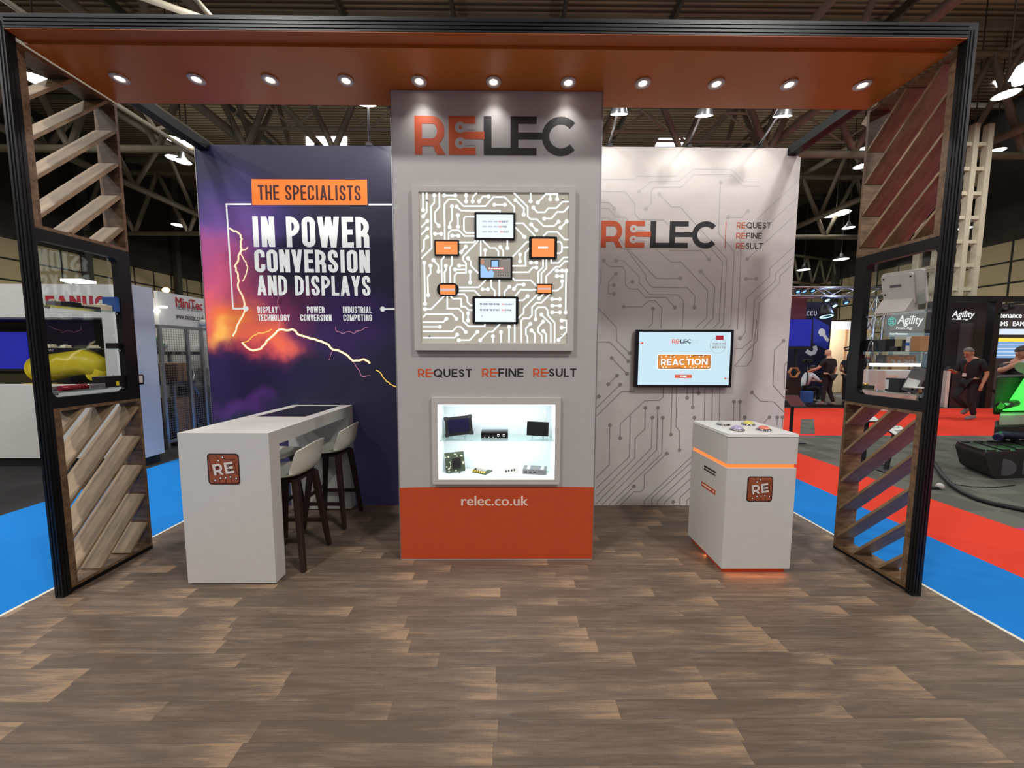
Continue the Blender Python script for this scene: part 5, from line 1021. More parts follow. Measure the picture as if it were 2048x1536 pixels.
def stool_proto():
    t = thing('bar_stool', (0, 0, 0), 'x', 'stool', 'white shell bar stools at the counter'); LOC[t.name] = Vector()
    prof = [(.205, .725), (.18, .738), (.08, .735), (-.06, .728), (-.14, .742), (-.19, .785), (-.212, .85), (-.222, .92), (-.234, .97), (-.246, 1.005)]
    wid = [.19, .205, .215, .22, .222, .222, .216, .208, .2, .19]; nu = 10; vs = []
    for i, ((y, z), wv) in enumerate(zip(prof, wid)):
        for j in range(nu+1):
            s = -1+2*j/nu; q = abs(s)**2.4
            if i < 5: vs.append((s*wv, y-.01*q*(i == 0), z+q*(.012+.022*i/4)))
            else: vs.append((s*wv*(1-.03*q), y+q*(.085-.006*(i-5)), z-q*(.012 if i < 9 else .05)))
    fs = [(i*(nu+1)+j, i*(nu+1)+j+1, (i+1)*(nu+1)+j+1, (i+1)*(nu+1)+j) for i in range(len(prof)-1) for j in range(nu)]
    o = MB().add(vs, fs, True).build('shell', 'stool_shell', t)
    m = o.modifiers.new('thick', 'SOLIDIFY'); m.thickness = .012; m = o.modifiers.new('smooth', 'SUBSURF'); m.levels = 1; m.render_levels = 2
    MB().box(-.15, .15, -.14, .13, .690, .712).build('seat_frame', 'stool_wood', t, .006)
    for sx in (-1, 1):
        for sy in (-1, 1):
            a = Vector((sx*.135, sy*.125, .70)); b = Vector((sx*.205, sy*.195, 0)); n = [Vector(q) for q in ((-1, -1, 0), (1, -1, 0), (1, 1, 0), (-1, 1, 0))]
            mid = a.lerp(b, .28); vs = [p+q*h for p, h in ((a, .024), (mid, .023), (b, .017)) for q in n]
            MB().add(vs, [(0, 1, 2, 3), (8, 11, 10, 9)]+[(4*k+i, 4*k+(i+1) % 4, 4*k+4+(i+1) % 4, 4*k+4+i) for k in (0, 1) for i in range(4)]).build('leg', 'stool_wood', t, .004)
    for sx in (-1, 1): MB().bar((sx*.182, -.165, .24), (sx*.182, .165, .24), .02, .034).build('stretcher', 'stool_wood', t, .004)
    MB().bar((-.172, .170, .30), (.172, .170, .30), .02, .034).build('foot_rail', 'stool_wood', t, .004)
    return t
st = stool_proto()
place(st, (-1.735, .51, 0), PI/2, 'white shell bar stool with dark wood legs, nearest the camera, right side of the counter')
place(copy_tree(st), (-1.73, 1.21, 0), PI/2, 'white shell bar stool farther back on the right side, close to the storm wall')
place(copy_tree(st), (-2.22, 1.02, 0), -PI/2, 'shaded bar stool on the far left side of the counter, seen beneath its top')

# ------------------------------------------------------------------ button plinth
GX0, GX1, GY0, GY1, GT = 1.692, 2.222, .27, .81, 1.10
pl = thing('button_plinth', ((GX0+GX1)/2, (GY0+GY1)/2, 0), 'white square plinth with an orange light line and round badge', 'plinth')
zl = at(1480, 932, 'y', GY0).z
MB().box(GX0+.025, GX1-.025, GY0+.025, GY1-.025, 0, .042).build('base', 'orange_print', pl)
MB().box(GX0, GX1, GY0, GY1, .042, zl-.016).build('body', 'lacquer', pl, .002, 1)
MB().box(GX0+.012, GX1-.012, GY0+.012, GY1-.012, zl-.016, zl+.012).build('light_strip', 'led_orange', pl)
MB().box(GX0, GX1, GY0, GY1, zl+.012, GT-.028).build('head', 'lacquer', pl, .002, 1)
MB().box(GX0+.003, GX1-.003, GY0+.003, GY1-.003, GT-.028, GT-.024).build('shadow_line', 'shadow_gap', pl)
MB().box(GX0, GX1, GY0, GY1, GT-.024, GT).build('lid', 'lacquer_top_lit', pl, .001, 1)  # lid colour paler than the sides, overhead light painted in
light('plinth_glow_front', 'AREA', ((GX0+GX1)/2, GY0+.012, .036), .26, ((GX0+GX1)/2, GY0-.08, 0), (1, .28, .08), shape='RECTANGLE', size=.48, size_y=.012)
light('plinth_glow_side', 'AREA', (GX0+.012, (GY0+GY1)/2, .036), .26, (GX0-.08, (GY0+GY1)/2, 0), (1, .28, .08), shape='RECTANGLE', size=.012, size_y=.48)
re_badge(pl, at(1519.5, 978, 'y', GY0), (1, 0, 0), (0, 0, 1), (0, -1, 0), .195)
ik = Ink((GX0, 0, 0), (0, -1, 0), (0, 0, 1), (-1, 0, 0)); q = lambda x, y: ik.px(1390+x/8.086, 830+y/8.086)
a, b = q(150, 810), q(320, 1290); ya, yb = a[0], b[0]
def sq(fy0, fy1, za, zb): return (ya+(yb-ya)*fy0, ya+(yb-ya)*fy1, za, zb)
zt = q(150, 800)[1]; zb_ = q(125, 1150)[1]; hh = zt-zb_
ik.mb.cur = 0; ik.poly(R4(sq(-.18, 1.04, zb_-.004, zb_+hh*.19))); ik.mb.cur = 1; ik.layer(.0018)
ik.text('SCAN TO ENTER', *sq(0, 1, zt-hh*.10, zt-hh*.02), weight=.17); ik.text('THE PRIZE DRAW', *sq(0, 1, zt-hh*.23, zt-hh*.14), weight=.17) if False else None
for k in range(2):
    for j in range(9): ik.poly(R4(sq(j*.111, j*.111+.085, zt-hh*(.10+.13*k), zt-hh*(.02+.13*k))))
ik.mb.cur = 2; ik.poly(R4(sq(-.10, .72, zb_+hh*.05, zb_+hh*.13))); ik.disc(*[(v0+v1)/2 for v0, v1 in (sq(.8, .98, 0, 0)[:2], (zb_+hh*.03, zb_+hh*.15))], hh*.05)
ik.mb.build('sticker', ['orange_print', 'ink_black', 'ink_cream'], pl)
bt = None
for px, py, m, l in ((1446.5, 848, 'btn_clear', 'clear domed push button at the back left of the plinth top'), (1496.5, 848, 'btn_yellow', 'yellow domed push button at the back right of the plinth top'), (1474.5, 858.5, 'btn_violet', 'violet domed push button at the front left of the plinth top'), (1527.5, 858.5, 'btn_red', 'red domed push button at the front right of the plinth top')):
    mk(m, {'btn_clear': (206, 204, 200), 'btn_yellow': (226, 216, 110), 'btn_violet': (176, 168, 206), 'btn_red': (226, 128, 108)}[m], .08, spec=.8, var=.02)
    p = at(px, py-1, 'z', GT+.012); t = thing('push_button', (p.x, p.y, GT), l, 'button', 'domed push buttons on the plinth'); LOC[t.name] = Vector()
    MB().lathe([(.052, 0), (.052, .010), (.045, .014), (.040, .015)], (0, 0, .0005), 28).build('ring', 'chrome', t)
    MB().lathe([(.041, .013), (.036, .024), (.024, .033), (.010, .037), (.0005, .0375)], (0, 0, 0), 28).build('dome', m, t)

# ------------------------------------------------------------------ arm spotlights on the wall tops
def arm_spot(px, py, bx, label, zt, yb=WALL_Y+.02):
    p = at(px, py, 'y', 1.16); t = thing('arm_spotlight', (bx, yb, zt), label, 'spotlight', 'arm spotlights along the wall tops')
    a = Vector((bx, yb, zt)); MB().box(bx-.03, bx+.03, yb-.03, yb+.03, zt, zt+.03).build('clamp', 'alu_black', t)
    MB().tube([a+Vector((0, 0, .03)), a.lerp(p, .5)+Vector((0, 0, .045)), p+Vector((0, .03, .045))], .010, 8).build('arm', 'alu', t)
    d = Vector((0, .42, -1)).normalized()
    MB().lathe([(.035, -.07), (.06, -.05), (.078, 0), (.080, .004)], p, 20, d).build('head', 'alu', t)
    MB().lathe([(.001, .003), (.074, .003)], p, 20, d).build('lens', 'lamp_glow', t)
    light('arm_spot_beam', 'SPOT', p+d*.02, 5.5, p+Vector((0, .5, -.75)), (1, .97, .92), spot_size=math.radians(125), spot_blend=.8, shadow_soft_size=.05)
arm_spot(735, 210, -1.40, 'arm spotlight clamped on top of the dark storm wall', 3.815)
arm_spot(1238, 228, 1.08, 'arm spotlight on the white wall top, nearest the tower', 3.825)
arm_spot(1408, 231, 1.90, 'arm spotlight on the white wall top, middle of the three', 3.825)
arm_spot(1565, 232, 2.64, 'arm spotlight on the white wall top, nearest the right black rail', 3.825)

# ------------------------------------------------------------------ devices on the side shelves
def shelf_item(name, label, cat, corners, xa, xb, mat, zb, group, parts=None, bev=.003):
    """box on a side shelf: its y and z extents read on the plane x = middle"""
    xm = (xa+xb)/2; a, b = [at(*c, 'x', xm) for c in corners]; y0, y1 = sorted((a.y, b.y)); h = max(abs(a.z-b.z), .004)
    t = thing(name, (xm, (y0+y1)/2, zb), label, cat, group)
    MB().box(xa, xb, y0, y1, zb+.0005, zb+h).build('case', mat, t, bev, 1)
    if parts: parts(t, xa, xb, y0, y1, zb, zb+h)
    return t
ZL = lambda x, y: (70+x/6.677, 580+y/6.677); ZR = lambda x, y: (1680+x/5.485, 540+y/5.485)
GL, GR = 'devices on the left glass shelves', 'devices on the right glass shelves'
mk('board_dark', (50, 46, 44), .5, var=.3, scale=60)
def chips(t, xa, xb, y0, y1, z0, z1):
    mb = MB()
    for k in range(6): y = y0+(y1-y0)*(k+.3)/6; x = xa+(xb-xa)*random.uniform(.2, .7); mb.box(x, x+.02, y, y+.012, z1, z1+random.uniform(.006, .014))
    mb.build('components', 'pcb_part', t)
def sticker(t, xa, xb, y0, y1, z0, z1):
    x = xb if xa < 0 else xa; n = 1 if xa < 0 else -1; w = (y1-y0)*.22
    MB().box(x-.0005, x+.0012*n, y1-w*1.2, y1-w*.2, z0+(z1-z0)*.2, z1-(z1-z0)*.12).build('label', 'label_white', t)
def warn(t, xa, xb, y0, y1, z0, z1):
    sticker(t, xa, xb, y0, y1, z0, z1); MB().box(xb, xb+.0012, y0+(y1-y0)*.26, y0+(y1-y0)*.33, z0+.01, z0+(z1-z0)*.5).build('warning_sticker', 'robot_yellow', t)
    mb = MB()
    for k in range(3): mb.cyl((xb-.03, y0+(y1-y0)*(.3+.3*k), z1), (xb-.03, y0+(y1-y0)*(.3+.3*k), z1+.006), .006, 8)
    mb.build('screws', 'chrome', t)
S1, S2, S3 = 2.0125, 1.7225, 1.4205
shelf_item('power_module', 'small silver module at the front of the top left glass shelf', 'device', (ZL(200, 205), ZL(290, 150)), -3.14, -3.08, 'device_grey', S1, GL, chips)
shelf_item('power_module', 'black wedge shaped module on the top left glass shelf', 'device', (ZL(400, 205), ZL(545, 145)), -3.15, -3.07, 'device_black', S1, GL)
shelf_item('circuit_board', 'long flat dark circuit board on the top left glass shelf', 'circuit board', (ZL(560, 230), ZL(790, 215)), -3.16, -3.06, 'board_dark', S1, GL, chips)
shelf_item('circuit_board', 'pale stacked circuit board beside the blue box, top left shelf', 'circuit board', (ZL(800, 250), ZL(965, 190)), -3.15, -3.07, 'pcb_part', S1, GL, chips)
shelf_item('power_supply', 'bright blue boxed power supply at the back of the top left shelf', 'device', (ZL(985, 285), ZL(1235, 125)), -3.15, -3.055, 'box_blue', S1, GL)
for k, (a, b) in enumerate(((150, 245), (345, 435), (740, 825))): shelf_item('circuit_board', 'small pale circuit board, %s from the front on the middle left shelf' % ORD[k], 'circuit board', (ZL(a, 775), ZL(b, 755)), -3.14, -3.08, 'pcb_part', S2, GL, chips, .001)
shelf_item('power_supply', 'slim black unit at the back of the middle left glass shelf', 'device', (ZL(1010, 775), ZL(1260, 705)), -3.15, -3.07, 'device_black', S2, GL, sticker)
shelf_item('power_supply', 'big black power supply with a white label, back of the bottom left shelf', 'device', (ZL(850, 1270), ZL(1370, 1095)), -3.16, -3.06, 'device_black', S3, GL, warn)
a, b = at(*ZL(185, 1300), 'x', -3.08), at(*ZL(690, 1285), 'x', -3.08); t = thing('linear_actuator', (-3.08, (a.y+b.y)/2, S3), 'dark red tube with a silver end block on the bottom left shelf', 'device', GL)
y0, y1 = .145, min(b.y, .40); MB().cyl((-3.08, y0, S3+.020), (-3.08, y1, S3+.020), .0195, 18).build('tube', 'tube_red', t)
for k in range(3): MB().cyl((-3.08, y1-.06+.02*k, S3+.0215), (-3.08, y1-.05+.02*k, S3+.0215), .021, 18).build('collar', 'tube_red', t)
MB().box(-3.10, -3.06, y1, y1+.12, S3+.001, S3+.036).build('end_block', 'tube_steel', t, .004)
t = thing('slide_rail', (-3.14, .27, S3), 'long steel slide rail behind the red tube on the bottom left shelf', 'device', GL)
mb = MB().box(-3.155, -3.125, .14, .40, S3+.001, S3+.02).box(-3.148, -3.132, .14, .40, S3+.02, S3+.034); mb.build('rail', 'tube_steel', t, .002, 1)
# right shelves
S1, S2, S3 = 2.0125, 1.7185, 1.4145
p = [at(*ZR(*q), 'x', 2.985) for q in ((460, 165), (880, 100), (955, 400), (540, 400))]
yc, zc = .33, 2.175; t = thing('panel_computer', (2.985, yc, S1), 'white panel computer seen from behind on the top right glass shelf', 'computer', GR)
v = Vector((-.30, -.10, 1)).normalized(); u = Vector((.20, -.97, -.03)); u = (u-v*u.dot(v)).normalized(); n = u.cross(v)
if n.x > 0: n = -n
C = Vector((3.0, yc, zc))
MB().prism(rrect(-.15, .105, -.115, .14, .02), C, u, v, -n*.028).build('display_case', 'device_pale', t, .004)
MB().prism(rrect(-.142, .055, -.11, .125, .015), C, u, v, n*.018).build('back_cover', 'device_pale', t, .003)
ik = Ink(C+n*.018, u, v, n, lift=.0008); ik.poly(R4((-.09, -.02, .03, .05))); ik.mb.build('type_plate', 'device_grey', t); ik = Ink(C+n*.018, u, v, n, lift=.0008)
for q in ((.04, .10), (-.125, .10), (-.125, -.02)): ik.disc(*q, .007)
ik.mb.build('screw_holes', 'ink_black', t)
mb = MB(); L0, L1 = -.15, .045
A = [C+u*L0+v*(-.06)+n*.018, C+u*L1+v*(-.06)+n*.018]; zf = S1+.001
Bq = [Vector((q.x-.055, q.y, zf)) for q in A]; Cq = [Vector((q.x+.05, q.y, zf)) for q in A]
mb.add([*A, *Bq, *Cq], [(0, 1, 3, 2), (0, 4, 5, 1), (2, 3, 5, 4), (0, 2, 4), (1, 5, 3)]); mb.build('stand_foot', 'device_pale', t)
t = shelf_item('power_supply', 'long black power supply with looped cables on the middle right shelf', 'device', (ZR(170, 885), ZR(560, 745)), 2.945, 3.02, 'device_black', S2, GR)
mb = MB(); f = at(*ZR(150, 830), 'x', 2.96); mb.tube([(2.96, .60, S2+.04), (2.93, .655, S2+.05), (2.90, .70, S2+.03), (2.90, .69, S2+.012), (2.94, .62, S2+.012)], .006, 8); mb.tube([(2.95, .60, S2+.05), (2.91, .68, S2+.04), (2.91, .67, S2+.02), (2.94, .60, S2+.02)], .005, 8); mb.build('cable', 'rubber', t)
shelf_item('connector', 'small black connector in front of the long power supply', 'connector', (ZR(560, 885), ZR(655, 830)), 2.94, 2.97, 'device_black', S2, GR)
shelf_item('handset', 'narrow black handset leaning near the cartons on the middle right shelf', 'device', (ZR(690, 880), ZR(745, 750)), 2.95, 2.98, 'device_black', S2, GR)
shelf_item('carton', 'white and blue small carton on the middle right shelf', 'box', (ZR(755, 890), ZR(815, 730)), 2.93, 2.99, 'label_white', S2, GR, lambda t, xa, xb, y0, y1, z0, z1: MB().box(xa-.0012, xa, y0, y1, z0+(z1-z0)*.4, z0+(z1-z0)*.62).build('blue_band', 'box_blue', t))
shelf_item('carton', 'plain brown carton at the front of the middle right shelf', 'box', (ZR(825, 900), ZR(940, 730)), 2.93, 3.01, 'carton', S2, GR)
t = thing('label_holder', (2.93, .50, S2), 'little clear bent label holder on the middle right shelf', 'holder', GR); mb = MB(); y = at(*ZR(340, 880), 'x', 2.93).y
mb.tube([(2.925, y-.02, S2+.003), (2.93, y-.012, S2+.07), (2.93, y+.004, S2+.085), (2.93, y+.014, S2+.07), (2.925, y+.022, S2+.003)], .004, 8); mb.build('bent_wire', 'tube_steel', t)
shelf_item('circuit_board', 'circuit board with yellow coils at the back of the bottom right shelf', 'circuit board', (ZR(190, 1300), ZR(330, 1275)), 2.95, 3.03, 'pcb', S3, GR, lambda t, xa, xb, y0, y1, z0, z1: [MB().lathe([(.006, 0), (.016, .003), (.016, .014), (.006, .017), (.006, 0)], (xa+.02+.035*(k % 2), y0+.02+.03*k, z1), 14).build('coil', 'gold_pin', t) for k in range(3)])
shelf_item('camera_module', 'black module with a white label in the middle of the bottom right shelf', 'device', (ZR(535, 1330), ZR(715, 1195)), 2.94, 3.01, 'device_black', S3, GR, sticker)
p0 = at(*ZR(830, 1290), 'x', 2.985); t = thing('panel_display', (2.985, p0.y, S3), 'grey panel display with a label propped up on the bottom right shelf', 'display', GR); yy0, yy1 = sorted((at(*ZR(730, 1250), 'x', 2.985).y, at(*ZR(905, 1250), 'x', 2.985).y))
v = Vector((.30, -.18, 1)).normalized(); u = Vector((0, 1, .18)).normalized(); n = u.cross(v); n = -n if n.x > 0 else n; C = Vector((2.975, (yy0+yy1)/2, S3+.095))
MB().prism(rrect(-(yy1-yy0)/2, (yy1-yy0)/2, -.085, .10, .006), C, u, v, -n*.016).build('case', 'device_grey', t, .002, 1); MB().prism(R4((-.045, .04, -.06, .01)), C, u, v, n*.0012).build('label', 'label_white', t)
MB().bar((3.02, C.y, S3+.004), (3.0, C.y, S3+.12), .05, .005).build('prop', 'carton', t)
t = thing('ring_antenna', (2.95, .19, S3), 'flat pale disc on a short black stem, front of the bottom right shelf', 'device', GR)
MB().lathe([(.001, .052), (.05, .05), (.055, .045), (.05, .042), (.001, .04)], (2.965, .19, S3), 24).build('disc', 'device_pale', t); MB().cyl((2.965, .19, S3+.001), (2.965, .19, S3+.042), .012, 12).build('stem', 'device_black', t)

# ------------------------------------------------------------------ neighbouring stands on the left
fs = thing('exhibition_stand', (-8.7, 3.5, ZH), 'white neighbouring stand with red header lettering, behind the left shelves', 'exhibition stand')
mk('olive_back', (58, 50, 22), .7)
MB().box(-14, -5.46, 3.04, 3.36, 2.19, 2.665).build('header', 'stand_white', fs); MB().box(-14, -5.46, 3.04, 3.36, .10, 1.19).build('front_counter', 'stand_white', fs); MB().box(-5.88, -5.46, 3.04, 3.36, 1.19, 2.19).build('column', 'stand_white', fs)
MB().box(-5.46, -5.43, 3.03, 3.37, .10, 2.67).build('end_panel', 'stand_cool', fs); MB().box(-13.9, -5.5, 3.08, 3.36, -.042, .10).build('kick_base', 'stand_black', fs)
MB().box(-14, -6.12, 3.98, 4.02, 0, 2.19).build('back_wall', 'olive_back', fs); MB().box(-14, -6.12, 3.36, 4.02, 2.19, 2.25).build('inner_ceiling', 'stand_black', fs)
ik = front_ink(3.04, .004); x0, x1, z0, z1 = ik.boxpx(93, 592, 213, 616); ik.text('FANUC', x0, x1, z0, z1, wide=True, weight=.27); ik.mb.build('lettering', 'fanuc_red', fs)
x0 = at(0, 690, 'y', 3.9).x; x1 = at(58, 690, 'y', 3.9).x; t = thing('info_screen', (-8.6, 3.9, 0), 'deep blue screen glowing inside the white neighbouring stand', 'screen')
MB().box(x0-1.0, x1, 3.92, 3.96, 1.36, 2.06).build('case', 'stand_black', t); MB().box(x0-.96, x1-.04, 3.91, 3.92, 1.40, 2.02).build('screen_face', 'tv_deep', t); MB().box(x0-.5, x0-.4, 3.92, 3.97, -.04, 1.36).build('leg', 'stand_black', t)
ry = thing('industrial_robot', (-7.9, 3.64, ZH), 'yellow industrial robot arm inside the white neighbouring stand', 'robot')
Y = 3.64; q = lambda x, y: at(x, y, 'y', Y)
BX = q(84, 740).x
MB().lathe([(.26, -.01), (.26, .12), (.22, .18), (.2, .8), (.25, .86), (.25, 1.05)], (BX, Y, ZH), 24).build('base', 'robot_yellow', ry)
MB().tube([Vector((BX, Y, .98)), Vector((BX, Y, 1.18))], [.22, .22], 20).ball(q(88, 737), (.20, .20, .23), 20, 12).tube([q(84, 737), q(112, 734)], [.21, .215], 20).build('upper_arm', 'robot_yellow', ry)
MB().tube([q(106, 734), q(148, 727), q(172, 724), q(188, 732), q(197, 748)], [.21, .20, .21, .19, .10], 20).build('forearm', 'robot_yellow', ry)
MB().cyl(q(197, 748)+Vector((0, -.10, 0)), q(197, 748)+Vector((0, .10, 0)), .10, 18).build('wrist', 'robot_yellow', ry); MB().cyl(q(198, 752), q(200, 768), .06, 14).build('flange', 'stand_black', ry)
t = thing('strip_lamp', at(155, 566, 'y', 3.1), 'flat white lamp shining above the white neighbouring stand header', 'lamp'); a, b = at(137, 565, 'y', 3.2), at(178, 565, 'y', 3.2)
MB().box(a.x, b.x, 3.1, 3.3, a.z, a.z+.035).build('head', 'lamp_hot', t); MB().tube([(a.x+.1, 3.2, 2.66), (a.x-.06, 3.2, a.z+.02), (a.x+.02, 3.2, a.z+.02)], .012, 6).build('arm', 'alu', t)
# aluminium machine cage
ms = thing('machine_cage', (-6.4, 4.6, ZH), 'aluminium mesh machine cage with a white header, left of the storm wall', 'exhibition stand')
MB().box(-6.06, -6.0, 4.06, 5.25, 2.17, 2.74).build('header', 'stand_white', ms); MB().box(-7.3, -6.06, 4.06, 4.12, 2.17, 2.62).build('header', 'stand_white', ms)
for y in (4.08, 4.62, 4.95, 5.22): MB().box(-6.055, -6.005, y-.025, y+.025, ZH, 2.17).build('post', 'alu', ms)
for x in (-6.45, -7.2): MB().box(x-.025, x+.025, 4.06, 4.11, ZH, 2.17).build('post', 'alu', ms)
for z in (.09, 2.14): MB().box(-6.05, -6.01, 4.1, 5.2, z-.025, z+.025).build('rail', 'alu', ms); MB().box(-7.2, -6.06, 4.065, 4.105, z-.025, z+.025).build('rail', 'alu', ms)
for y0, y1 in ((4.105, 4.595), (4.645, 4.925), (4.975, 5.195)):
    mb = MB(); n = int((y1-y0)/.045)
    for i in range(n+1): mb.bar((-6.03, y0+(y1-y0)*i/n, .12), (-6.03, y0+(y1-y0)*i/n, 2.11), .004, .004)
    for i in range(45): mb.bar((-6.03, y0, .12+i*.045), (-6.03, y1, .12+i*.045), .004, .004)
    mb.build('mesh_panel', 'alu', ms)
for x0, x1 in ((-6.42, -6.06), (-7.17, -6.48)):
    mb = MB(); n = int((x1-x0)/.045)
    for i in range(n+1): mb.bar((x0+(x1-x0)*i/n, 4.085, .12), (x0+(x1-x0)*i/n, 4.085, 2.11), .004, .004)
    for i in range(45): mb.bar((x0, 4.085, .12+i*.045), (x1, 4.085, .12+i*.045), .004, .004)
    mb.build('mesh_panel', 'alu', ms)
MB().box(-7.6, -5.98, 5.26, 5.32, ZH, 2.7).build('back_wall', 'stand_white', ms)
MI = lambda: Ink((-6.0, 0, 0), (0, 1, 0), (0, 0, 1), (1, 0, 0), lift=.003)
for s, b, m, f in (('MiniTec', (352, 603, 404, 613.5), 'fanuc_red', .03), ('THE ART OF SIMPLICITY', (352, 615, 404, 618.6), 'ink_black', .01), ('www.minitec.co.uk', (352, 632, 408, 637.5), 'ink_black', .012)):
    ik = MI(); (a0, c0), (a1, c1) = ik.px(b[0], b[3]), ik.px(b[2], b[1]); ik.type(s, a0, a1, c0, c1, fat=f); ik.mb.build('lettering', m, ms)
for px, py in ((327, 616), (312, 624)):
    p = at(px, py, 'y', 4.03); MB().lathe([(.001, 0), (.05, 0), (.055, .03), (.001, .04)], p, 16).build('header_lamp', 'lamp_hot', ms)
t = thing('flood_lamp', at(332, 580, 'y', 5.3), 'warm yellow lamp shining above the mesh cage header', 'lamp'); p = at(332, 580, 'y', 5.3); MB().ball(p, (.07, .05, .05), 14, 8).build('bulb', 'warm_lamp', t); MB().tube([p-Vector((0, 0, .04)), (p.x, 5.29, 2.7)], .012, 6).build('stalk', 'alu', t)
q = lambda x, y, Y=4.6: at(x, y, 'y', Y)
t = thing('machine_table', (-6.55, 4.7, ZH), 'dark machine table inside the mesh cage', 'table'); z = q(330, 762).z
MB().box(-7.05, -6.10, 4.35, 4.84, z-.06, z).build('table_top', 'stand_grey', t)
for x in (-7.0, -6.15):
    for y in (4.4, 4.79): MB().box(x-.025, x+.025, y-.025, y+.025, ZH, z-.06).build('leg', 'alu', t)
a, b = q(312, 726), q(366, 762); t = tag(MB().box(a.x, b.x, 4.5, 4.8, z, a.z).build('carton', 'carton', None, .004), 'cardboard carton on the machine table inside the mesh cage', 'box')
a, b = q(314, 797, 4.45), q(384, 880, 4.45); tag(MB().box(a.x, min(b.x, -6.12), 4.42, 4.8, ZH, a.z).build('carton', 'carton', None, .004), 'larger cardboard carton on the floor under the machine table', 'box')
ck = thing('collaborative_robot', q(318, 725, 4.5), 'small white robot arm with green rings inside the mesh cage', 'robot'); Y = 4.45
LOC[ck.name] = Vector(ck.location); P = [q(300, 722, Y), q(300, 690, Y), q(312, 678, Y), q(326, 690, Y), q(318, 706, Y)]
P[0].z = z
MB().cyl(P[0], P[0]+Vector((0, 0, .12)), .07, 16).build('base', 'device_pale', ck)
MB().tube([P[0]+Vector((0, 0, .1)), P[1], P[2]], [.055, .055, .06], 14).build('upper_arm', 'device_pale', ck); MB().tube([P[2], P[3], P[4]], [.06, .06, .07], 14).build('forearm', 'device_pale', ck)
for k in (1, 2, 3): MB().ball(P[k], .075, 14, 8).build('joint', 'device_pale', ck); MB().lathe([(.062, -.012), (.064, -.012), (.064, .012), (.062, .012)], P[k]+Vector((0, -.06, 0)), 16, (0, 1, 0)).build('joint_ring', 'cell_green', ck)
t = thing('conveyor', (-6.4, 4.9, 1.6), 'short dark conveyor with rollers inside the mesh cage', 'conveyor'); t.location.z = ZH; LOC[t.name] = Vector(t.location); zc = q(360, 705, 4.9).z
MB().box(-6.75, -6.1, 4.86, 5.0, zc-.05, zc+.02).build('belt', 'rubber', t); MB().box(-6.7, -6.65, 4.92, 4.97, ZH, zc-.05).build('stand_leg', 'alu', t)
for k in range(4): MB().cyl((-6.7+.18*k, 4.85, zc-.02), (-6.7+.18*k, 5.01, zc-.02), .03, 12).build('roller', 'alu', t)
t = thing('gripper_arm', (-6.2, 5.05, ZH), 'grey bent linkage arm standing in the right of the mesh cage', 'machine')
MB().tube([q(372, 772, 5.0), q(376, 735, 5.0), q(388, 742, 5.0), q(384, 765, 5.0), q(396, 790, 5.0)], .035, 10).build('linkage', 'alu', t); a = q(372, 772, 5.0); MB().box(a.x-.1, a.x+.1, 4.92, 5.08, ZH, a.z).build('pedestal', 'device_grey', t, .004)
for xx, l in ((396, 'upper'),): p = q(xx, 648, 4.98); t = thing('camera', p, 'small white dome camera under the cage header', 'camera'); MB().lathe([(.001, .08), (.06, .07), (.07, .02), (.05, -.03), (.001, -.05)], (-5.94, 4.92, p.z), 16).build('dome', 'device_pale', t); MB().box(-6.0, -5.93, 4.90, 4.94, p.z+.05, p.z+.09).build('bracket', 'alu', t)

# ------------------------------------------------------------------ stands, people and machines on the right
PZ = .04
st_ = thing('exhibition_stand', (11.4, 11.5, ZH), 'dark blue stand with a printed bolt, right behind the circuit wall', 'exhibition stand')
MB().box(8.6, 12.75, 9.45, 13.5, -.043, PZ).build('platform', 'stand_black', st_); Y = 12.4; xr = at(1659, 700, 'y', Y).x
MB().box(9.3, xr, Y, Y+.12, PZ, 3.75).build('back_wall', 'indigo', st_)
def poly_on(Y, pts, mat, name, parent, lift=.004): ik = front_ink(Y, lift); ik.poly([ik.px(*p) for p in pts]); return ik.mb.build(name, mat, parent)
ZA = lambda *p: zoomed(1570, 560, 5.687, p)
poly_on(Y, ZA((320, 420), (500, 520), (490, 800), (320, 720)), 'blue_face', 'printed_field', st_)
ik = front_ink(Y, .007); x0, x1, z0, z1 = ik.boxpx(1606, 622, 1633.5, 631.5); ik.text('ACCU', x0, x1, z0, z1, wide=True, weight=.2); ik.mb.build('lettering', 'ink_white', st_)
ik = front_ink(Y, .008); ik.poly([ik.px(*p) for p in ZA((375, 600), (385, 565), (415, 550), (450, 565), (462, 600), (440, 630), (400, 640))]); ik.poly([ik.px(*p) for p in ZA((415, 625), (450, 605), (500, 680), (480, 710))]); px_line(ik, ZA((335, 750), (345, 790), (330, 825), (290, 838), (240, 805)), .16); ik.mb.build('printed_bolt', 'ink_white', st_)
MB().box(at(1565, 600, 'y', 11.9).x, at(1613, 600, 'y', 11.9).x, 11.88, 11.92, at(1600, 640, 'y', 11.9).z, at(1600, 594, 'y', 11.9).z).build('hanging_banner', 'maroon_wall', st_)
a, b = at(1575, 698, 'y', 10.9), at(1626, 637, 'y', 10.9); t = thing('stage_screen', ((a.x+b.x)/2, 10.9, PZ), 'deep blue screen hanging on the dark blue stand', 'screen')
MB().box(a.x, b.x, 10.9, 11.0, a.z, b.z).build('case', 'stand_black', t); MB().box(a.x+.03, b.x-.03, 10.89, 10.9, a.z+.1, b.z-.03).build('screen_face', 'tv_deep', t); MB().box(b.x-.5, b.x-.42, 10.95, 11.02, PZ, a.z).build('post', 'stand_black', t)
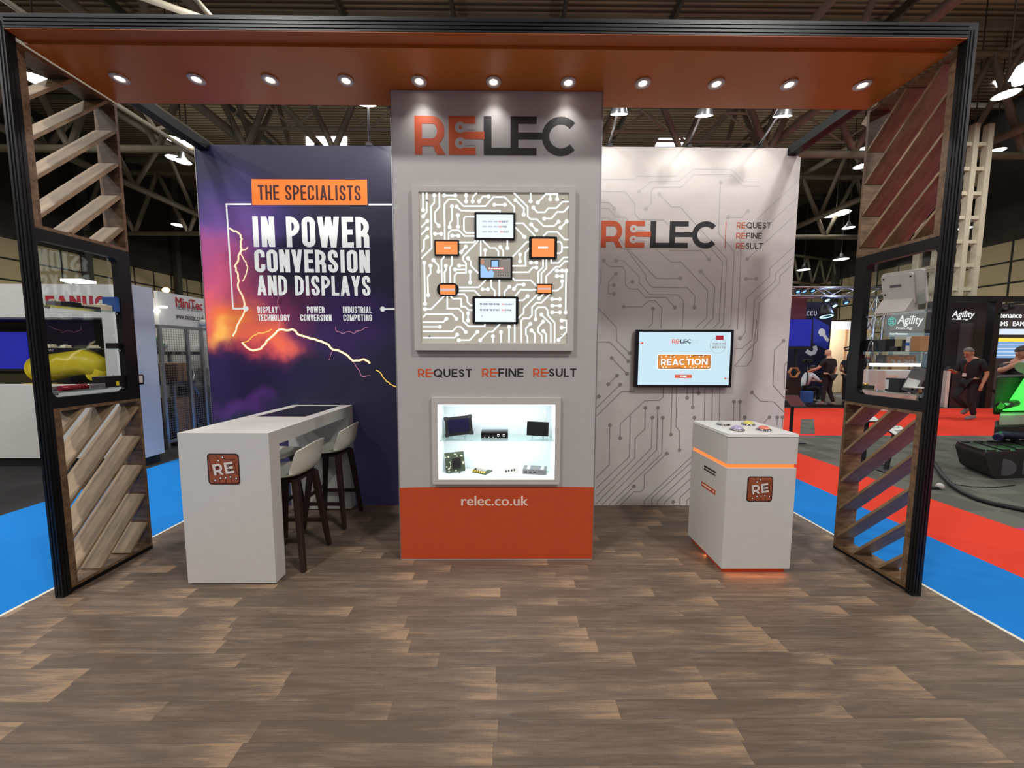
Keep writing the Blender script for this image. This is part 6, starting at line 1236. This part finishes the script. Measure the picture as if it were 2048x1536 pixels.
def box_truss(name, p, q, w_, mat, label, bay=.55):
    p, q = Vector(p), Vector(q); d = (q-p).normalized(); L = (q-p).length; up = Vector((0, 0, 1)) if abs(d.z) < .5 else Vector((0, 1, 0)); s = d.cross(up).normalized(); n = max(2, round(L/bay)); t = thing(name, p, label, 'truss')
    mb = MB(); crn = [s*a*w_/2+up*b*w_/2 for a, b in ((-1, -1), (1, -1), (1, 1), (-1, 1))]
    for c in crn: MB().tube([p+c, q+c], .035, 8).build('chord', mat, t)
    for i in range(n):
        a, b = p+d*L*i/n, p+d*L*(i+1)/n
        for k in range(4): mb.tube([a+crn[k], b+crn[(k+1) % 4]] if i % 2 else [b+crn[k], a+crn[(k+1) % 4]], .018, 6)
    mb.build('lacing', mat, t); return t
zt = (at(1680, 572, 'y', 10.6).z+at(1680, 594, 'y', 10.6).z)/2; wt = at(1680, 572, 'y', 10.6).z-at(1680, 594, 'y', 10.6).z-.07
box_truss('lighting_truss', (9.4, 10.8, zt), (13.75, 10.8, zt), wt, 'alu', 'horizontal lighting truss over the dark blue stand', .6)
xt = at(1757, 680, 'y', 10.6).x; box_truss('truss_tower', (xt, 10.8, ZH), (xt, 10.8, zt-wt/2), wt, 'alu', 'upright truss tower at the right end of the dark blue stand', .6)
for px, py, m, l in ((1596, 584, 'stage_blue', 'leftmost blue stage lamp inside the truss'), (1609, 583, 'stage_blue', 'second blue stage lamp from the left in the truss'), (1626, 582, 'stage_blue', 'third blue stage lamp from the left in the truss'), (1655, 601, 'stage_cyan', 'bright cyan stage lamp under the truss'), (1693, 606, 'stage_blue', 'blue stage lamp under the truss beside the right shelf'), (1670, 612, 'stage_cyan', 'black moving head lamp between the cyan and the blue lamp')):
    p = at(px, py, 'y', 10.7); t = thing('stage_lamp', p, l, 'stage lamp', 'stage lamps on the truss'); MB().lathe([(.001, .16), (.07, .15), (.10, .02), (.09, 0)], p, 14, (0, .5, .8)).build('head', 'stand_black', t); MB().lathe([(.001, .004), (.055 if m != 'stage_cyan' else .07, .004)], p, 14, (0, .5, .8)).build('lens', m, t); MB().bar(p+Vector((0, .1, .1)), (p.x, 10.8, max(zt-wt/2, p.z+.12)), .03, .03).build('yoke', 'stand_black', t)
p = at(1653, 633, 'y', 10.6); t = thing('ring_lamp', p, 'black moving head with a glowing blue ring, over the bald man', 'stage lamp'); MB().lathe([(.001, .42), (.12, .4), (.20, .1), (.19, 0), (.001, .01)], p, 18, (0, .25, 1)).build('head', 'stand_black', t); MB().lathe([(.15, -.004), (.19, -.004), (.19, .01), (.15, .01), (.15, -.004)], p, 24, (0, .25, 1)).build('ring', 'stage_cyan', t); MB().tube([p+Vector((0, .1, .4)), (p.x, 10.8, zt-wt/2)], .03, 6).build('yoke', 'stand_black', t)
light('stage_wash', 'POINT', (11.6, 10.4, 3.3), 30, None, (.35, .5, 1), shadow_soft_size=.15)
bw = thing('exhibition_stand', (13.3, 14.2, ZH), 'bright beige stand wall behind the dark haired woman', 'exhibition stand'); a, b = at(1655, 705, 'y', 14), at(1745, 643, 'y', 14)
MB().box(a.x, b.x, 14, 14.15, ZH, at(1680, 659, 'y', 14).z).build('lower_wall', 'beige_wall', bw); MB().box(a.x, b.x, 14, 14.15, at(1680, 659, 'y', 14).z, b.z).build('upper_wall', 'stand_cool', bw)
for px in (1692, 1722): x = at(px, 680, 'y', 13.98).x; MB().box(x-.03, x+.03, 13.96, 14, ZH, at(1680, 659, 'y', 14).z).build('batten', 'carton', bw)
light('beige_stand_light', 'AREA', (13.6, 12.9, 3.1), 90, (13.6, 14.1, 1.6), (1, .95, .88), size=1.2)
def grounded(px, py, z=PZ): p = at(px, py, 'z', z); return (p.x, p.y, z)
person(grounded(1652, 810), .25, 'bald man in black seen from behind, standing by the dark blue stand', dict(ell=(-.30, .10, 1.18), wrl=(-.26, .34, 1.10), head=(-.01, .04, 1.66), anr=(.16, -.1, .09), tor=(.18, .05, .035), anl=(-.16, 0, .09), tol=(-.2, .14, .035)), H=1.80, hairstyle='bald', sleeve=.8)
person(grounded(1694, 806), -1.0, 'woman with long dark hair in a black dress, beside the bald man', dict(ell=(-.26, .02, 1.15), wrl=(-.14, .28, 1.05)), H=1.72, hairstyle='long', sleeve=.45)
person((grounded(1669, 790)[0], 11.3, PZ), -.5, 'man with short dark hair behind the bald man, head and shoulders showing', {}, H=1.84)
sx, sy, _ = grounded(1601, 800); sx -= .33
person((sx, 10.1, PZ), -1.7, 'seated person in a white shirt leaning forward on a blue cube stool', dict(pel=(0, -.1, .52), waist=(0, -.05, .66), chest=(0, .06, .86), neckb=(0, .12, 1.0), neck=(0, .14, 1.06), head=(0, .19, 1.17), shr=(.18, .11, .97), shl=(-.18, .11, .97), elr=(.24, .28, .76), ell=(-.24, .28, .76), wrr=(.14, .50, .74), wrl=(-.14, .50, .74), hir=(.1, -.06, .5), hil=(-.1, -.06, .5), knr=(.14, .36, .52), knl=(-.14, .36, .52), anr=(.13, .34, .09), anl=(-.13, .34, .09), tor=(.14, .50, .035), tol=(-.14, .50, .035)), H=1.74, shirt='white_cloth', sleeve=1.5)
t = thing('cube_stool', (sx-.1, 10.1, PZ), 'blue upholstered cube stool under the seated person', 'stool'); MB().box(sx-.36, sx+.12, 9.86, 10.34, PZ, PZ+.40).build('cushion', 'box_blue', t, .02)
t = thing('camera_rig', (grounded(1608, 806)[0], 9.9, PZ), 'black camera rig on a stand in front of the seated person', 'camera'); x = grounded(1612, 806)[0]; zz = at(1612, 722, 'y', 9.9).z
MB().tube([(x, 9.9, PZ), (x, 9.9, zz-.05)], .02, 8).build('stand_pole', 'stand_black', t); MB().box(x-.10, x+.10, 9.82, 9.98, zz-.06, zz+.06).build('camera_body', 'stand_black', t, .01); MB().cyl((x-.1, 9.9, zz), (x-.2, 9.9, zz), .05, 14).build('lens', 'stand_black', t); MB().lathe([(.16, 0), (.16, .02), (.001, .02)], (x, 9.9, PZ), 16).build('foot', 'stand_black', t)
t = thing('hexagon_display', (9.4, 9.7, PZ), 'small wooden hexagon ring on a black counter by the circuit wall edge', 'display'); a, b = at(1570, 755, 'y', 9.75), at(1597, 800, 'y', 9.75)
MB().box(a.x-.5, b.x, 9.7, 10.1, PZ, a.z).build('counter', 'stand_black', t); c = at(1588, 748, 'y', 9.75); hx = lambda r: [(r*math.cos(PI*k/3), r*math.sin(PI*k/3)) for k in range(6)]
MB().ringprism(hx(.19), hx(.15), (c.x, 9.72, a.z+.168), (1, 0, 0), (0, 0, 1), (0, .08, 0)).build('hexagon_ring', 'carton', t)

# grey sign stand
ag = thing('exhibition_stand', (14.6, 10.2, ZH), 'dark grey stand with white software signs, behind the right shelves', 'exhibition stand'); Y = 9.9
a, b = at(1774, 673, 'y', Y), at(1852, 620, 'y', Y); MB().box(a.x, b.x, Y, Y+.1, a.z, b.z).build('sign_box', 'sign_face', ag); MB().box(a.x+.2, a.x+.28, Y+.02, Y+.1, ZH, a.z).build('sign_post', 'stand_black', ag); MB().box(b.x-.28, b.x-.2, Y+.02, Y+.1, ZH, a.z).build('sign_post', 'stand_black', ag)
def typed(Y, s, b, m, parent, fat=.015, shear=0): ik = front_ink(Y, .004); x0, x1, z0, z1 = ik.boxpx(*b); ik.type(s, x0, x1, z0, z1, fat=fat, shear=shear); return ik.mb.build('lettering', m, parent)
typed(Y, 'Agility', (1794, 631, 1847, 653), 'sign_white', ag, .02, .2); typed(Y, 'From Agr', (1792, 653.5, 1826, 660), 'sign_white', ag); typed(Y, 'Asset Maintenance', (1779, 665, 1815, 669.5), 'sign_white', ag)
emit('sign_teal', (80, 190, 180), 1.); ik = front_ink(Y, .004); cx, cz = ik.px(1783.5, 643); H6 = lambda r: [(cx+r*math.sin(PI*k/3), cz+r*math.cos(PI*k/3)) for k in range(6)]; ik.ring(H6(.155), H6(.125)); ik.stroke([(cx+.06, cz+.07), (cx-.05, cz+.07), (cx-.06, cz+.01), (cx+.05, cz-.01), (cx+.05, cz-.06), (cx-.06, cz-.06)], .035); ik.mb.build('sign_symbol', 'sign_teal', ag)
a, b = at(1896, 815, 'y', Y), at(1979, 603, 'y', Y); MB().box(at(1856, 700, 'y', Y).x, b.x, Y, Y+.15, ZH, b.z).build('dark_wall', 'stand_char', ag)
typed(Y, 'Agility', (1903, 622, 1950, 638), 'sign_white', ag, .02, .2); typed(Y, 'From Agr', (1905, 637, 1938, 641), 'sign_white', ag)
a2, b2 = at(1903, 812, 'y', Y), at(1947, 646, 'y', Y); MB().box(a2.x, b2.x, Y-.02, Y, ZH, b2.z).build('door_panel', 'stand_grey', ag)
a, b = at(1898, 812, 'y', 9.45), at(1972, 738, 'y', 9.45); MB().box(a.x, b.x, 9.45, 9.8, ZH, b.z).build('info_counter', 'stand_char', ag); a, b = at(1888, 812, 'y', 9.4), at(1902, 742, 'y', 9.4); MB().box(a.x, b.x, 9.4, 9.8, ZH, b.z).build('counter_end', 'stand_white', ag)
a, b = at(1969, 815, 'y', 9.3), at(1988, 603, 'y', 9.3); MB().box(a.x, a.x+.2, 9.3, 9.5, ZH, b.z).build('frame_post', 'stand_black', ag); MB().box(at(1900, 600, 'y', 9.3).x, 21, 9.3, 9.5, b.z, b.z+.17).build('frame_beam', 'stand_black', ag)
x0 = a.x+.1; MB().box(x0, 21, 10.0, 10.1, ZH, b.z).build('screen_wall', 'stand_grey', ag)
for (y0, y1, m) in ((658, 669, 'tv_pale'), (676, 683, 'sign_yellow'), (684, 716, 'tv_blue')): MB().box(x0+.1, 20, 9.97, 10.0, at(2020, y1, 'y', 9.97).z, at(2020, y0, 'y', 9.97).z).build('video_band', m, ag)
for k in range(4): zz = at(2020, 690+k*7, 'y', 9.96).z; MB().box(x0+.1, 20, 9.965, 9.97, zz-.012, zz+.012).build('video_line', 'tv_pale', ag)
for s, bx in (('Maintenance', (1974, 625.5, 2044, 635.5)), ('CMMS', (1983, 643, 2016, 652)), ('EAM', (2025, 643, 2049, 652))): typed(10.0, s, bx, 'sign_white', ag, .022)
ik = front_ink(10.0, .004); ik.poly(R4(ik.boxpx(2019.5, 642, 2021, 654))); ik.mb.build('rule_line', 'sign_yellow', ag)
p = at(2016, 619, 'y', 9.7); t = thing('track_spotlight', p, 'black track spotlight above the software sign lettering', 'spotlight'); MB().cyl(p-Vector((.18, 0, .03)), p+Vector((.14, 0, .04)), .06, 14).build('head', 'stand_black', t); MB().tube([p+Vector((.02, 0, .04)), (p.x+.02, 9.7, at(2016, 600, 'y', 9.7).z)], .015, 6).build('stem', 'stand_black', t)
t = thing('display_counter', (12.6, 8.7, ZH), 'white counter with a lit shelf edge, seen through the lower right shelves', 'counter'); Y = 8.6; a, b = at(1753, 775, 'y', Y), at(1838, 741, 'y', Y)
MB().box(a.x, b.x, Y, Y+.6, ZH, b.z).build('counter', 'stand_white', t, .01); a, b = at(1757, 733, 'y', Y+.3), at(1842, 727, 'y', Y+.3); MB().box(a.x, b.x, Y+.3, Y+.6, a.z, b.z).build('lit_shelf', 'shelf_light', t); MB().box(a.x+.2, b.x-.05, Y+.36, Y+.6, b.z, b.z+.26).build('shelf_box', 'stand_grey', t)
for x in (a.x+.03, b.x-.03): MB().box(x-.025, x+.025, Y+.5, Y+.55, at(1753, 741, 'y', Y).z, a.z).build('shelf_post', 'alu', t)
person(grounded(1932, 838, -.036), PI/2, 'grey haired man in black walking left while looking at his phone', dict(head=(0, .10, 1.63), neck=(0, .05, 1.53), elr=(.24, .10, 1.13), wrr=(.10, .36, 1.20), ell=(-.25, -.08, 1.14), wrl=(-.24, .0, .88), knr=(.09, .24, .53), anr=(.08, -.10, .26), tor=(.09, -.02, .14), knl=(-.08, .03, .50), anl=(-.08, -.08, .09), tol=(-.09, .09, .035)), H=1.93, hair='hair_grey', skin='skin_tan', sleeve=.9)
mp = bpy.data.objects['person.004'] if 'person.004' in bpy.data.objects else None
px_, py_, pz_ = grounded(1932, 838, -.036); k = 1.93/1.78
t = thing('smartphone', (px_-.50*k, py_+.09*k, pz_+1.22*k), 'dark phone in the hand of the walking grey haired man', 'phone'); MB().obox(Vector(t.location)+Vector((0, 0, .03)), (.04, 0, .055), (0, .04, 0), (.004, 0, -.003)).build('body', 'device_black', t, .003); 
t = thing('name_badge', (px_-.17, py_-.02, pz_+1.12*k), 'white name badge hanging on the chest of the walking man', 'badge'); MB().box(px_-.205, px_-.197, py_-.06, py_+.02, pz_+1.06*k, pz_+1.14*k).build('card', 'label_white', t); MB().tube([(px_-.198, py_-.02, pz_+1.14*k), (px_-.205, py_-.02, pz_+1.32*k), (px_-.10, py_-.06, pz_+1.5*k)], .006, 5).build('lanyard', 'fanuc_red', t)

# tracked robot with green lit body, and the person behind it
rb = thing('tracked_robot', (7.6, 3.0, ZH), 'black tracked robot with a green lit body at the right edge', 'robot')
l, e_ = Vector((.985, .12, 0)), Vector((.42, .90, 0)); O = Vector((6.62, 2.5, -.036)); prof = [(0, .40), (-.02, .34), (.10, .07), (.22, 0), (1.55, 0), (1.72, .08), (1.8, .30), (1.7, .40)]
MB().prism([(x-.0, z) for x, z in prof], O, l, (0, 0, 1), e_*.62).build('track_pod', 'rubber', rb, .012)
mb = MB()
for k in range(7):
    for s in (.03, .55): mb.bar(O+l*(.05+.24*k)+e_*s+Vector((0, 0, .41)), O+l*(.17+.24*k)+e_*s+Vector((0, 0, .41)), .03, .02)
for k in range(6): mb.bar(O+l*(.0+.30*k)+e_*.05+Vector((0, 0, .408)), O+l*(.0+.30*k)+e_*.57+Vector((0, 0, .408)), .03, .02)
mb.build('track_ribs', 'stand_black', rb)
for k in range(4): MB().cyl(O+l*(.32+.36*k)-e_*.012+Vector((0, 0, .17)), O+l*(.32+.36*k)+e_*.02+Vector((0, 0, .17)), .12, 18).build('road_wheel', 'stand_grey', rb)
Y = 3.3; q = lambda x, y, Y=Y: at(x, y, 'y', Y)
ev = Vector((.80, .60, 0))
def plan_block(a, ln, dp, zlo, zhi): return MB().prism([(0, 0), (ln, 0), (ln, dp), (0, dp)], (a.x, a.y, zlo), l, ev, (0, 0, zhi-zlo))
plan_block(q(1990, 850, 3.0), 1.3, .8, q(2000, 880, 3.0).z, q(2000, 852, 3.0).z).build('chassis', 'stand_black', rb, .02); plan_block(q(1998, 850, 3.05), 1.2, .7, q(2000, 851, 3.05).z, q(2000, 830, 3.05).z).build('deck', 'robot_grey', rb, .01)
plan_block(q(1988, 800, 3.3), 1.1, .55, q(2000, 830, 3.3).z, q(2000, 752, 3.3).z).build('body', 'stand_black', rb, .03)
MB().prism([(0, 0), (.30, .55), (.62, .58), (.62, .02)], q(2012, 822, 3.22), (1, 0, 0), (0, 0, 1), (0, .04, 0)).build('side_panel', 'green_glow', rb)
MB().cyl(q(2001, 812, 3.12), q(2030, 806, 3.2), .055, 16).build('nozzle', 'device_black', rb); MB().lathe([(.001, 0), (.05, 0)], q(2001, 812, 3.115), 16, (-1, 0, 0)).build('nozzle_rim', 'cell_green', rb)
MB().tube([q(2075, 800), q(2074, 750), q(2062, 728), q(2046, 736)], [.12, .13, .12, .10], 16).build('arm', 'robot_grey', rb)
MB().tube([q(1955, 875, 2.9)+Vector((.3, 0, 0)), q(2000, 868, 3.0), q(2045, 872, 3.0)], .05, 12).build('hydraulic_ram', 'box_navy', rb)
light('robot_green', 'POINT', q(2030, 800, 3.0), 6, None, (.1, 1, .15), shadow_soft_size=.1)
P = at(2022, 840, 'y', 4.3); person((P.x, 4.3, -.036), PI-.1, 'person in black holding up a phone behind the tracked robot', dict(elr=(.44, .16, 1.34), wrr=(.15, .34, 1.60), ell=(-.42, .14, 1.34), wrl=(-.10, .36, 1.60), head=(0, .05, 1.64)), H=1.90, skin='skin_tan', sleeve=.8)
k = 1.90/1.78; f = Vector((math.sin(.1), -math.cos(.1), 0)); c = Vector((P.x, 4.3, -.036))+f*.46*k+Vector((-.0, 0, 1.70*k)); r_ = Vector((f.y, -f.x, 0))
t = thing('smartphone', c, 'blue phone held up by the person behind the robot', 'phone'); MB().obox(c, r_*.08, (0, 0, .04), f*.005).build('body', 'royal_blue', t, .004)
t = thing('power_cable', (6, 2.2, ZH), 'thick black cable running across the grey carpet from the robot', 'cable'); pts = [at(x, y, 'z', -.01) for x, y in ((1868, 925), (1884, 950), (1904, 971), (1926, 985), (1952, 997), (1985, 1007), (2020, 1014), (2060, 1022))]
MB().tube(pts, .028, 10).build('hose', 'rubber', t); MB().tube([at(x, y, 'z', -.03) for x, y in ((1904, 968), (1940, 973), (1990, 975), (2030, 970))], .006, 6).build('thin_wire', 'rubber', t)
p = at(1880, 973, 'z', 0); t = thing('caster_foot', (p.x, p.y, -.036), 'white ball foot on the grey carpet beside the right post', 'foot'); MB().ball((p.x, p.y, .005), .04, 16, 10).build('ball', 'device_pale', t); MB().box(p.x-.25, p.x-.03, p.y-.02, p.y+.04, -.036, -.005).build('bracket', 'stand_black', t)
# leaflet stands
def leaflet_stand(bx, top, label, sheet, text=None, tilt=.6, w_=.42, d_=.32, z=ZH):
    t = thing('leaflet_stand', (bx[0], bx[1], z-.006), label, 'stand'); LOC[t.name] = Vector((bx[0], bx[1], z-.006)); x, y = bx; C = Vector(top)
    MB().box(x-.20, x+.20, y-.15, y+.15, z-.006, z+.012).build('base_plate', 'stand_black', t, .004); MB().bar((x, y, z+.01), (C.x, C.y+.03, C.z-.01), .05, .03).build('post', 'stand_black', t)
    u = Vector((1, 0, 0)); v = Vector((0, math.cos(tilt), math.sin(tilt))); n = u.cross(v)
    MB().obox(C, u*w_/2, v*d_/2, n*.008).build('tray', 'stand_black', t)
    ik = Ink(C+n*.008, u, v, n, lift=.003); ik.poly(R4((-w_*.46, w_*.46, -d_*.44, d_*.44))); ik.mb.cur = 1; ik.layer(.005)
    if text: ik.type(text, -w_*.2, w_*.3, d_*.18, d_*.36, fat=.01); ik.mb.cur = 2; ik.poly(R4((-w_*.2, w_*.3, -d_*.34, d_*.05)))
    ik.mb.build('leaflet', [sheet, 'ink_black', 'stand_grey'], t)
b = at(1772, 938, 'z', ZH); leaflet_stand((b.x, b.y), at(1795, 862, 'y', b.y), 'black leaflet stand with a white printed sheet, behind the lower right screen', 'label_white', 'pod', .45, .30, .26)
b = at(1726, 925, 'z', ZH); leaflet_stand((b.x, b.y), at(1738, 836, 'y', b.y), 'slim leaflet stand with a small white sheet, left of the larger one', 'label_white', None, .5, .22, .2)
b = at(1580, 884, 'z', ZH); leaflet_stand((b.x, b.y), at(1588, 802, 'y', b.y), 'dark lectern with a reddish top at the edge of the circuit wall', 'maroon_wall', None, .7, .30, .30)
pts = [at(x, y, 'z', -.035) for x, y in ((1602, 838), (1628, 838), (1630, 868), (1600, 868))]; struct('floor_carpet_patch', MB().add([*pts, *[q_-Vector((0, 0, .006)) for q_ in pts]], [(0, 1, 2, 3), (7, 6, 5, 4), (0, 1, 5, 4), (1, 2, 6, 5), (2, 3, 7, 6), (3, 0, 4, 7)]), 'carpet_grey')
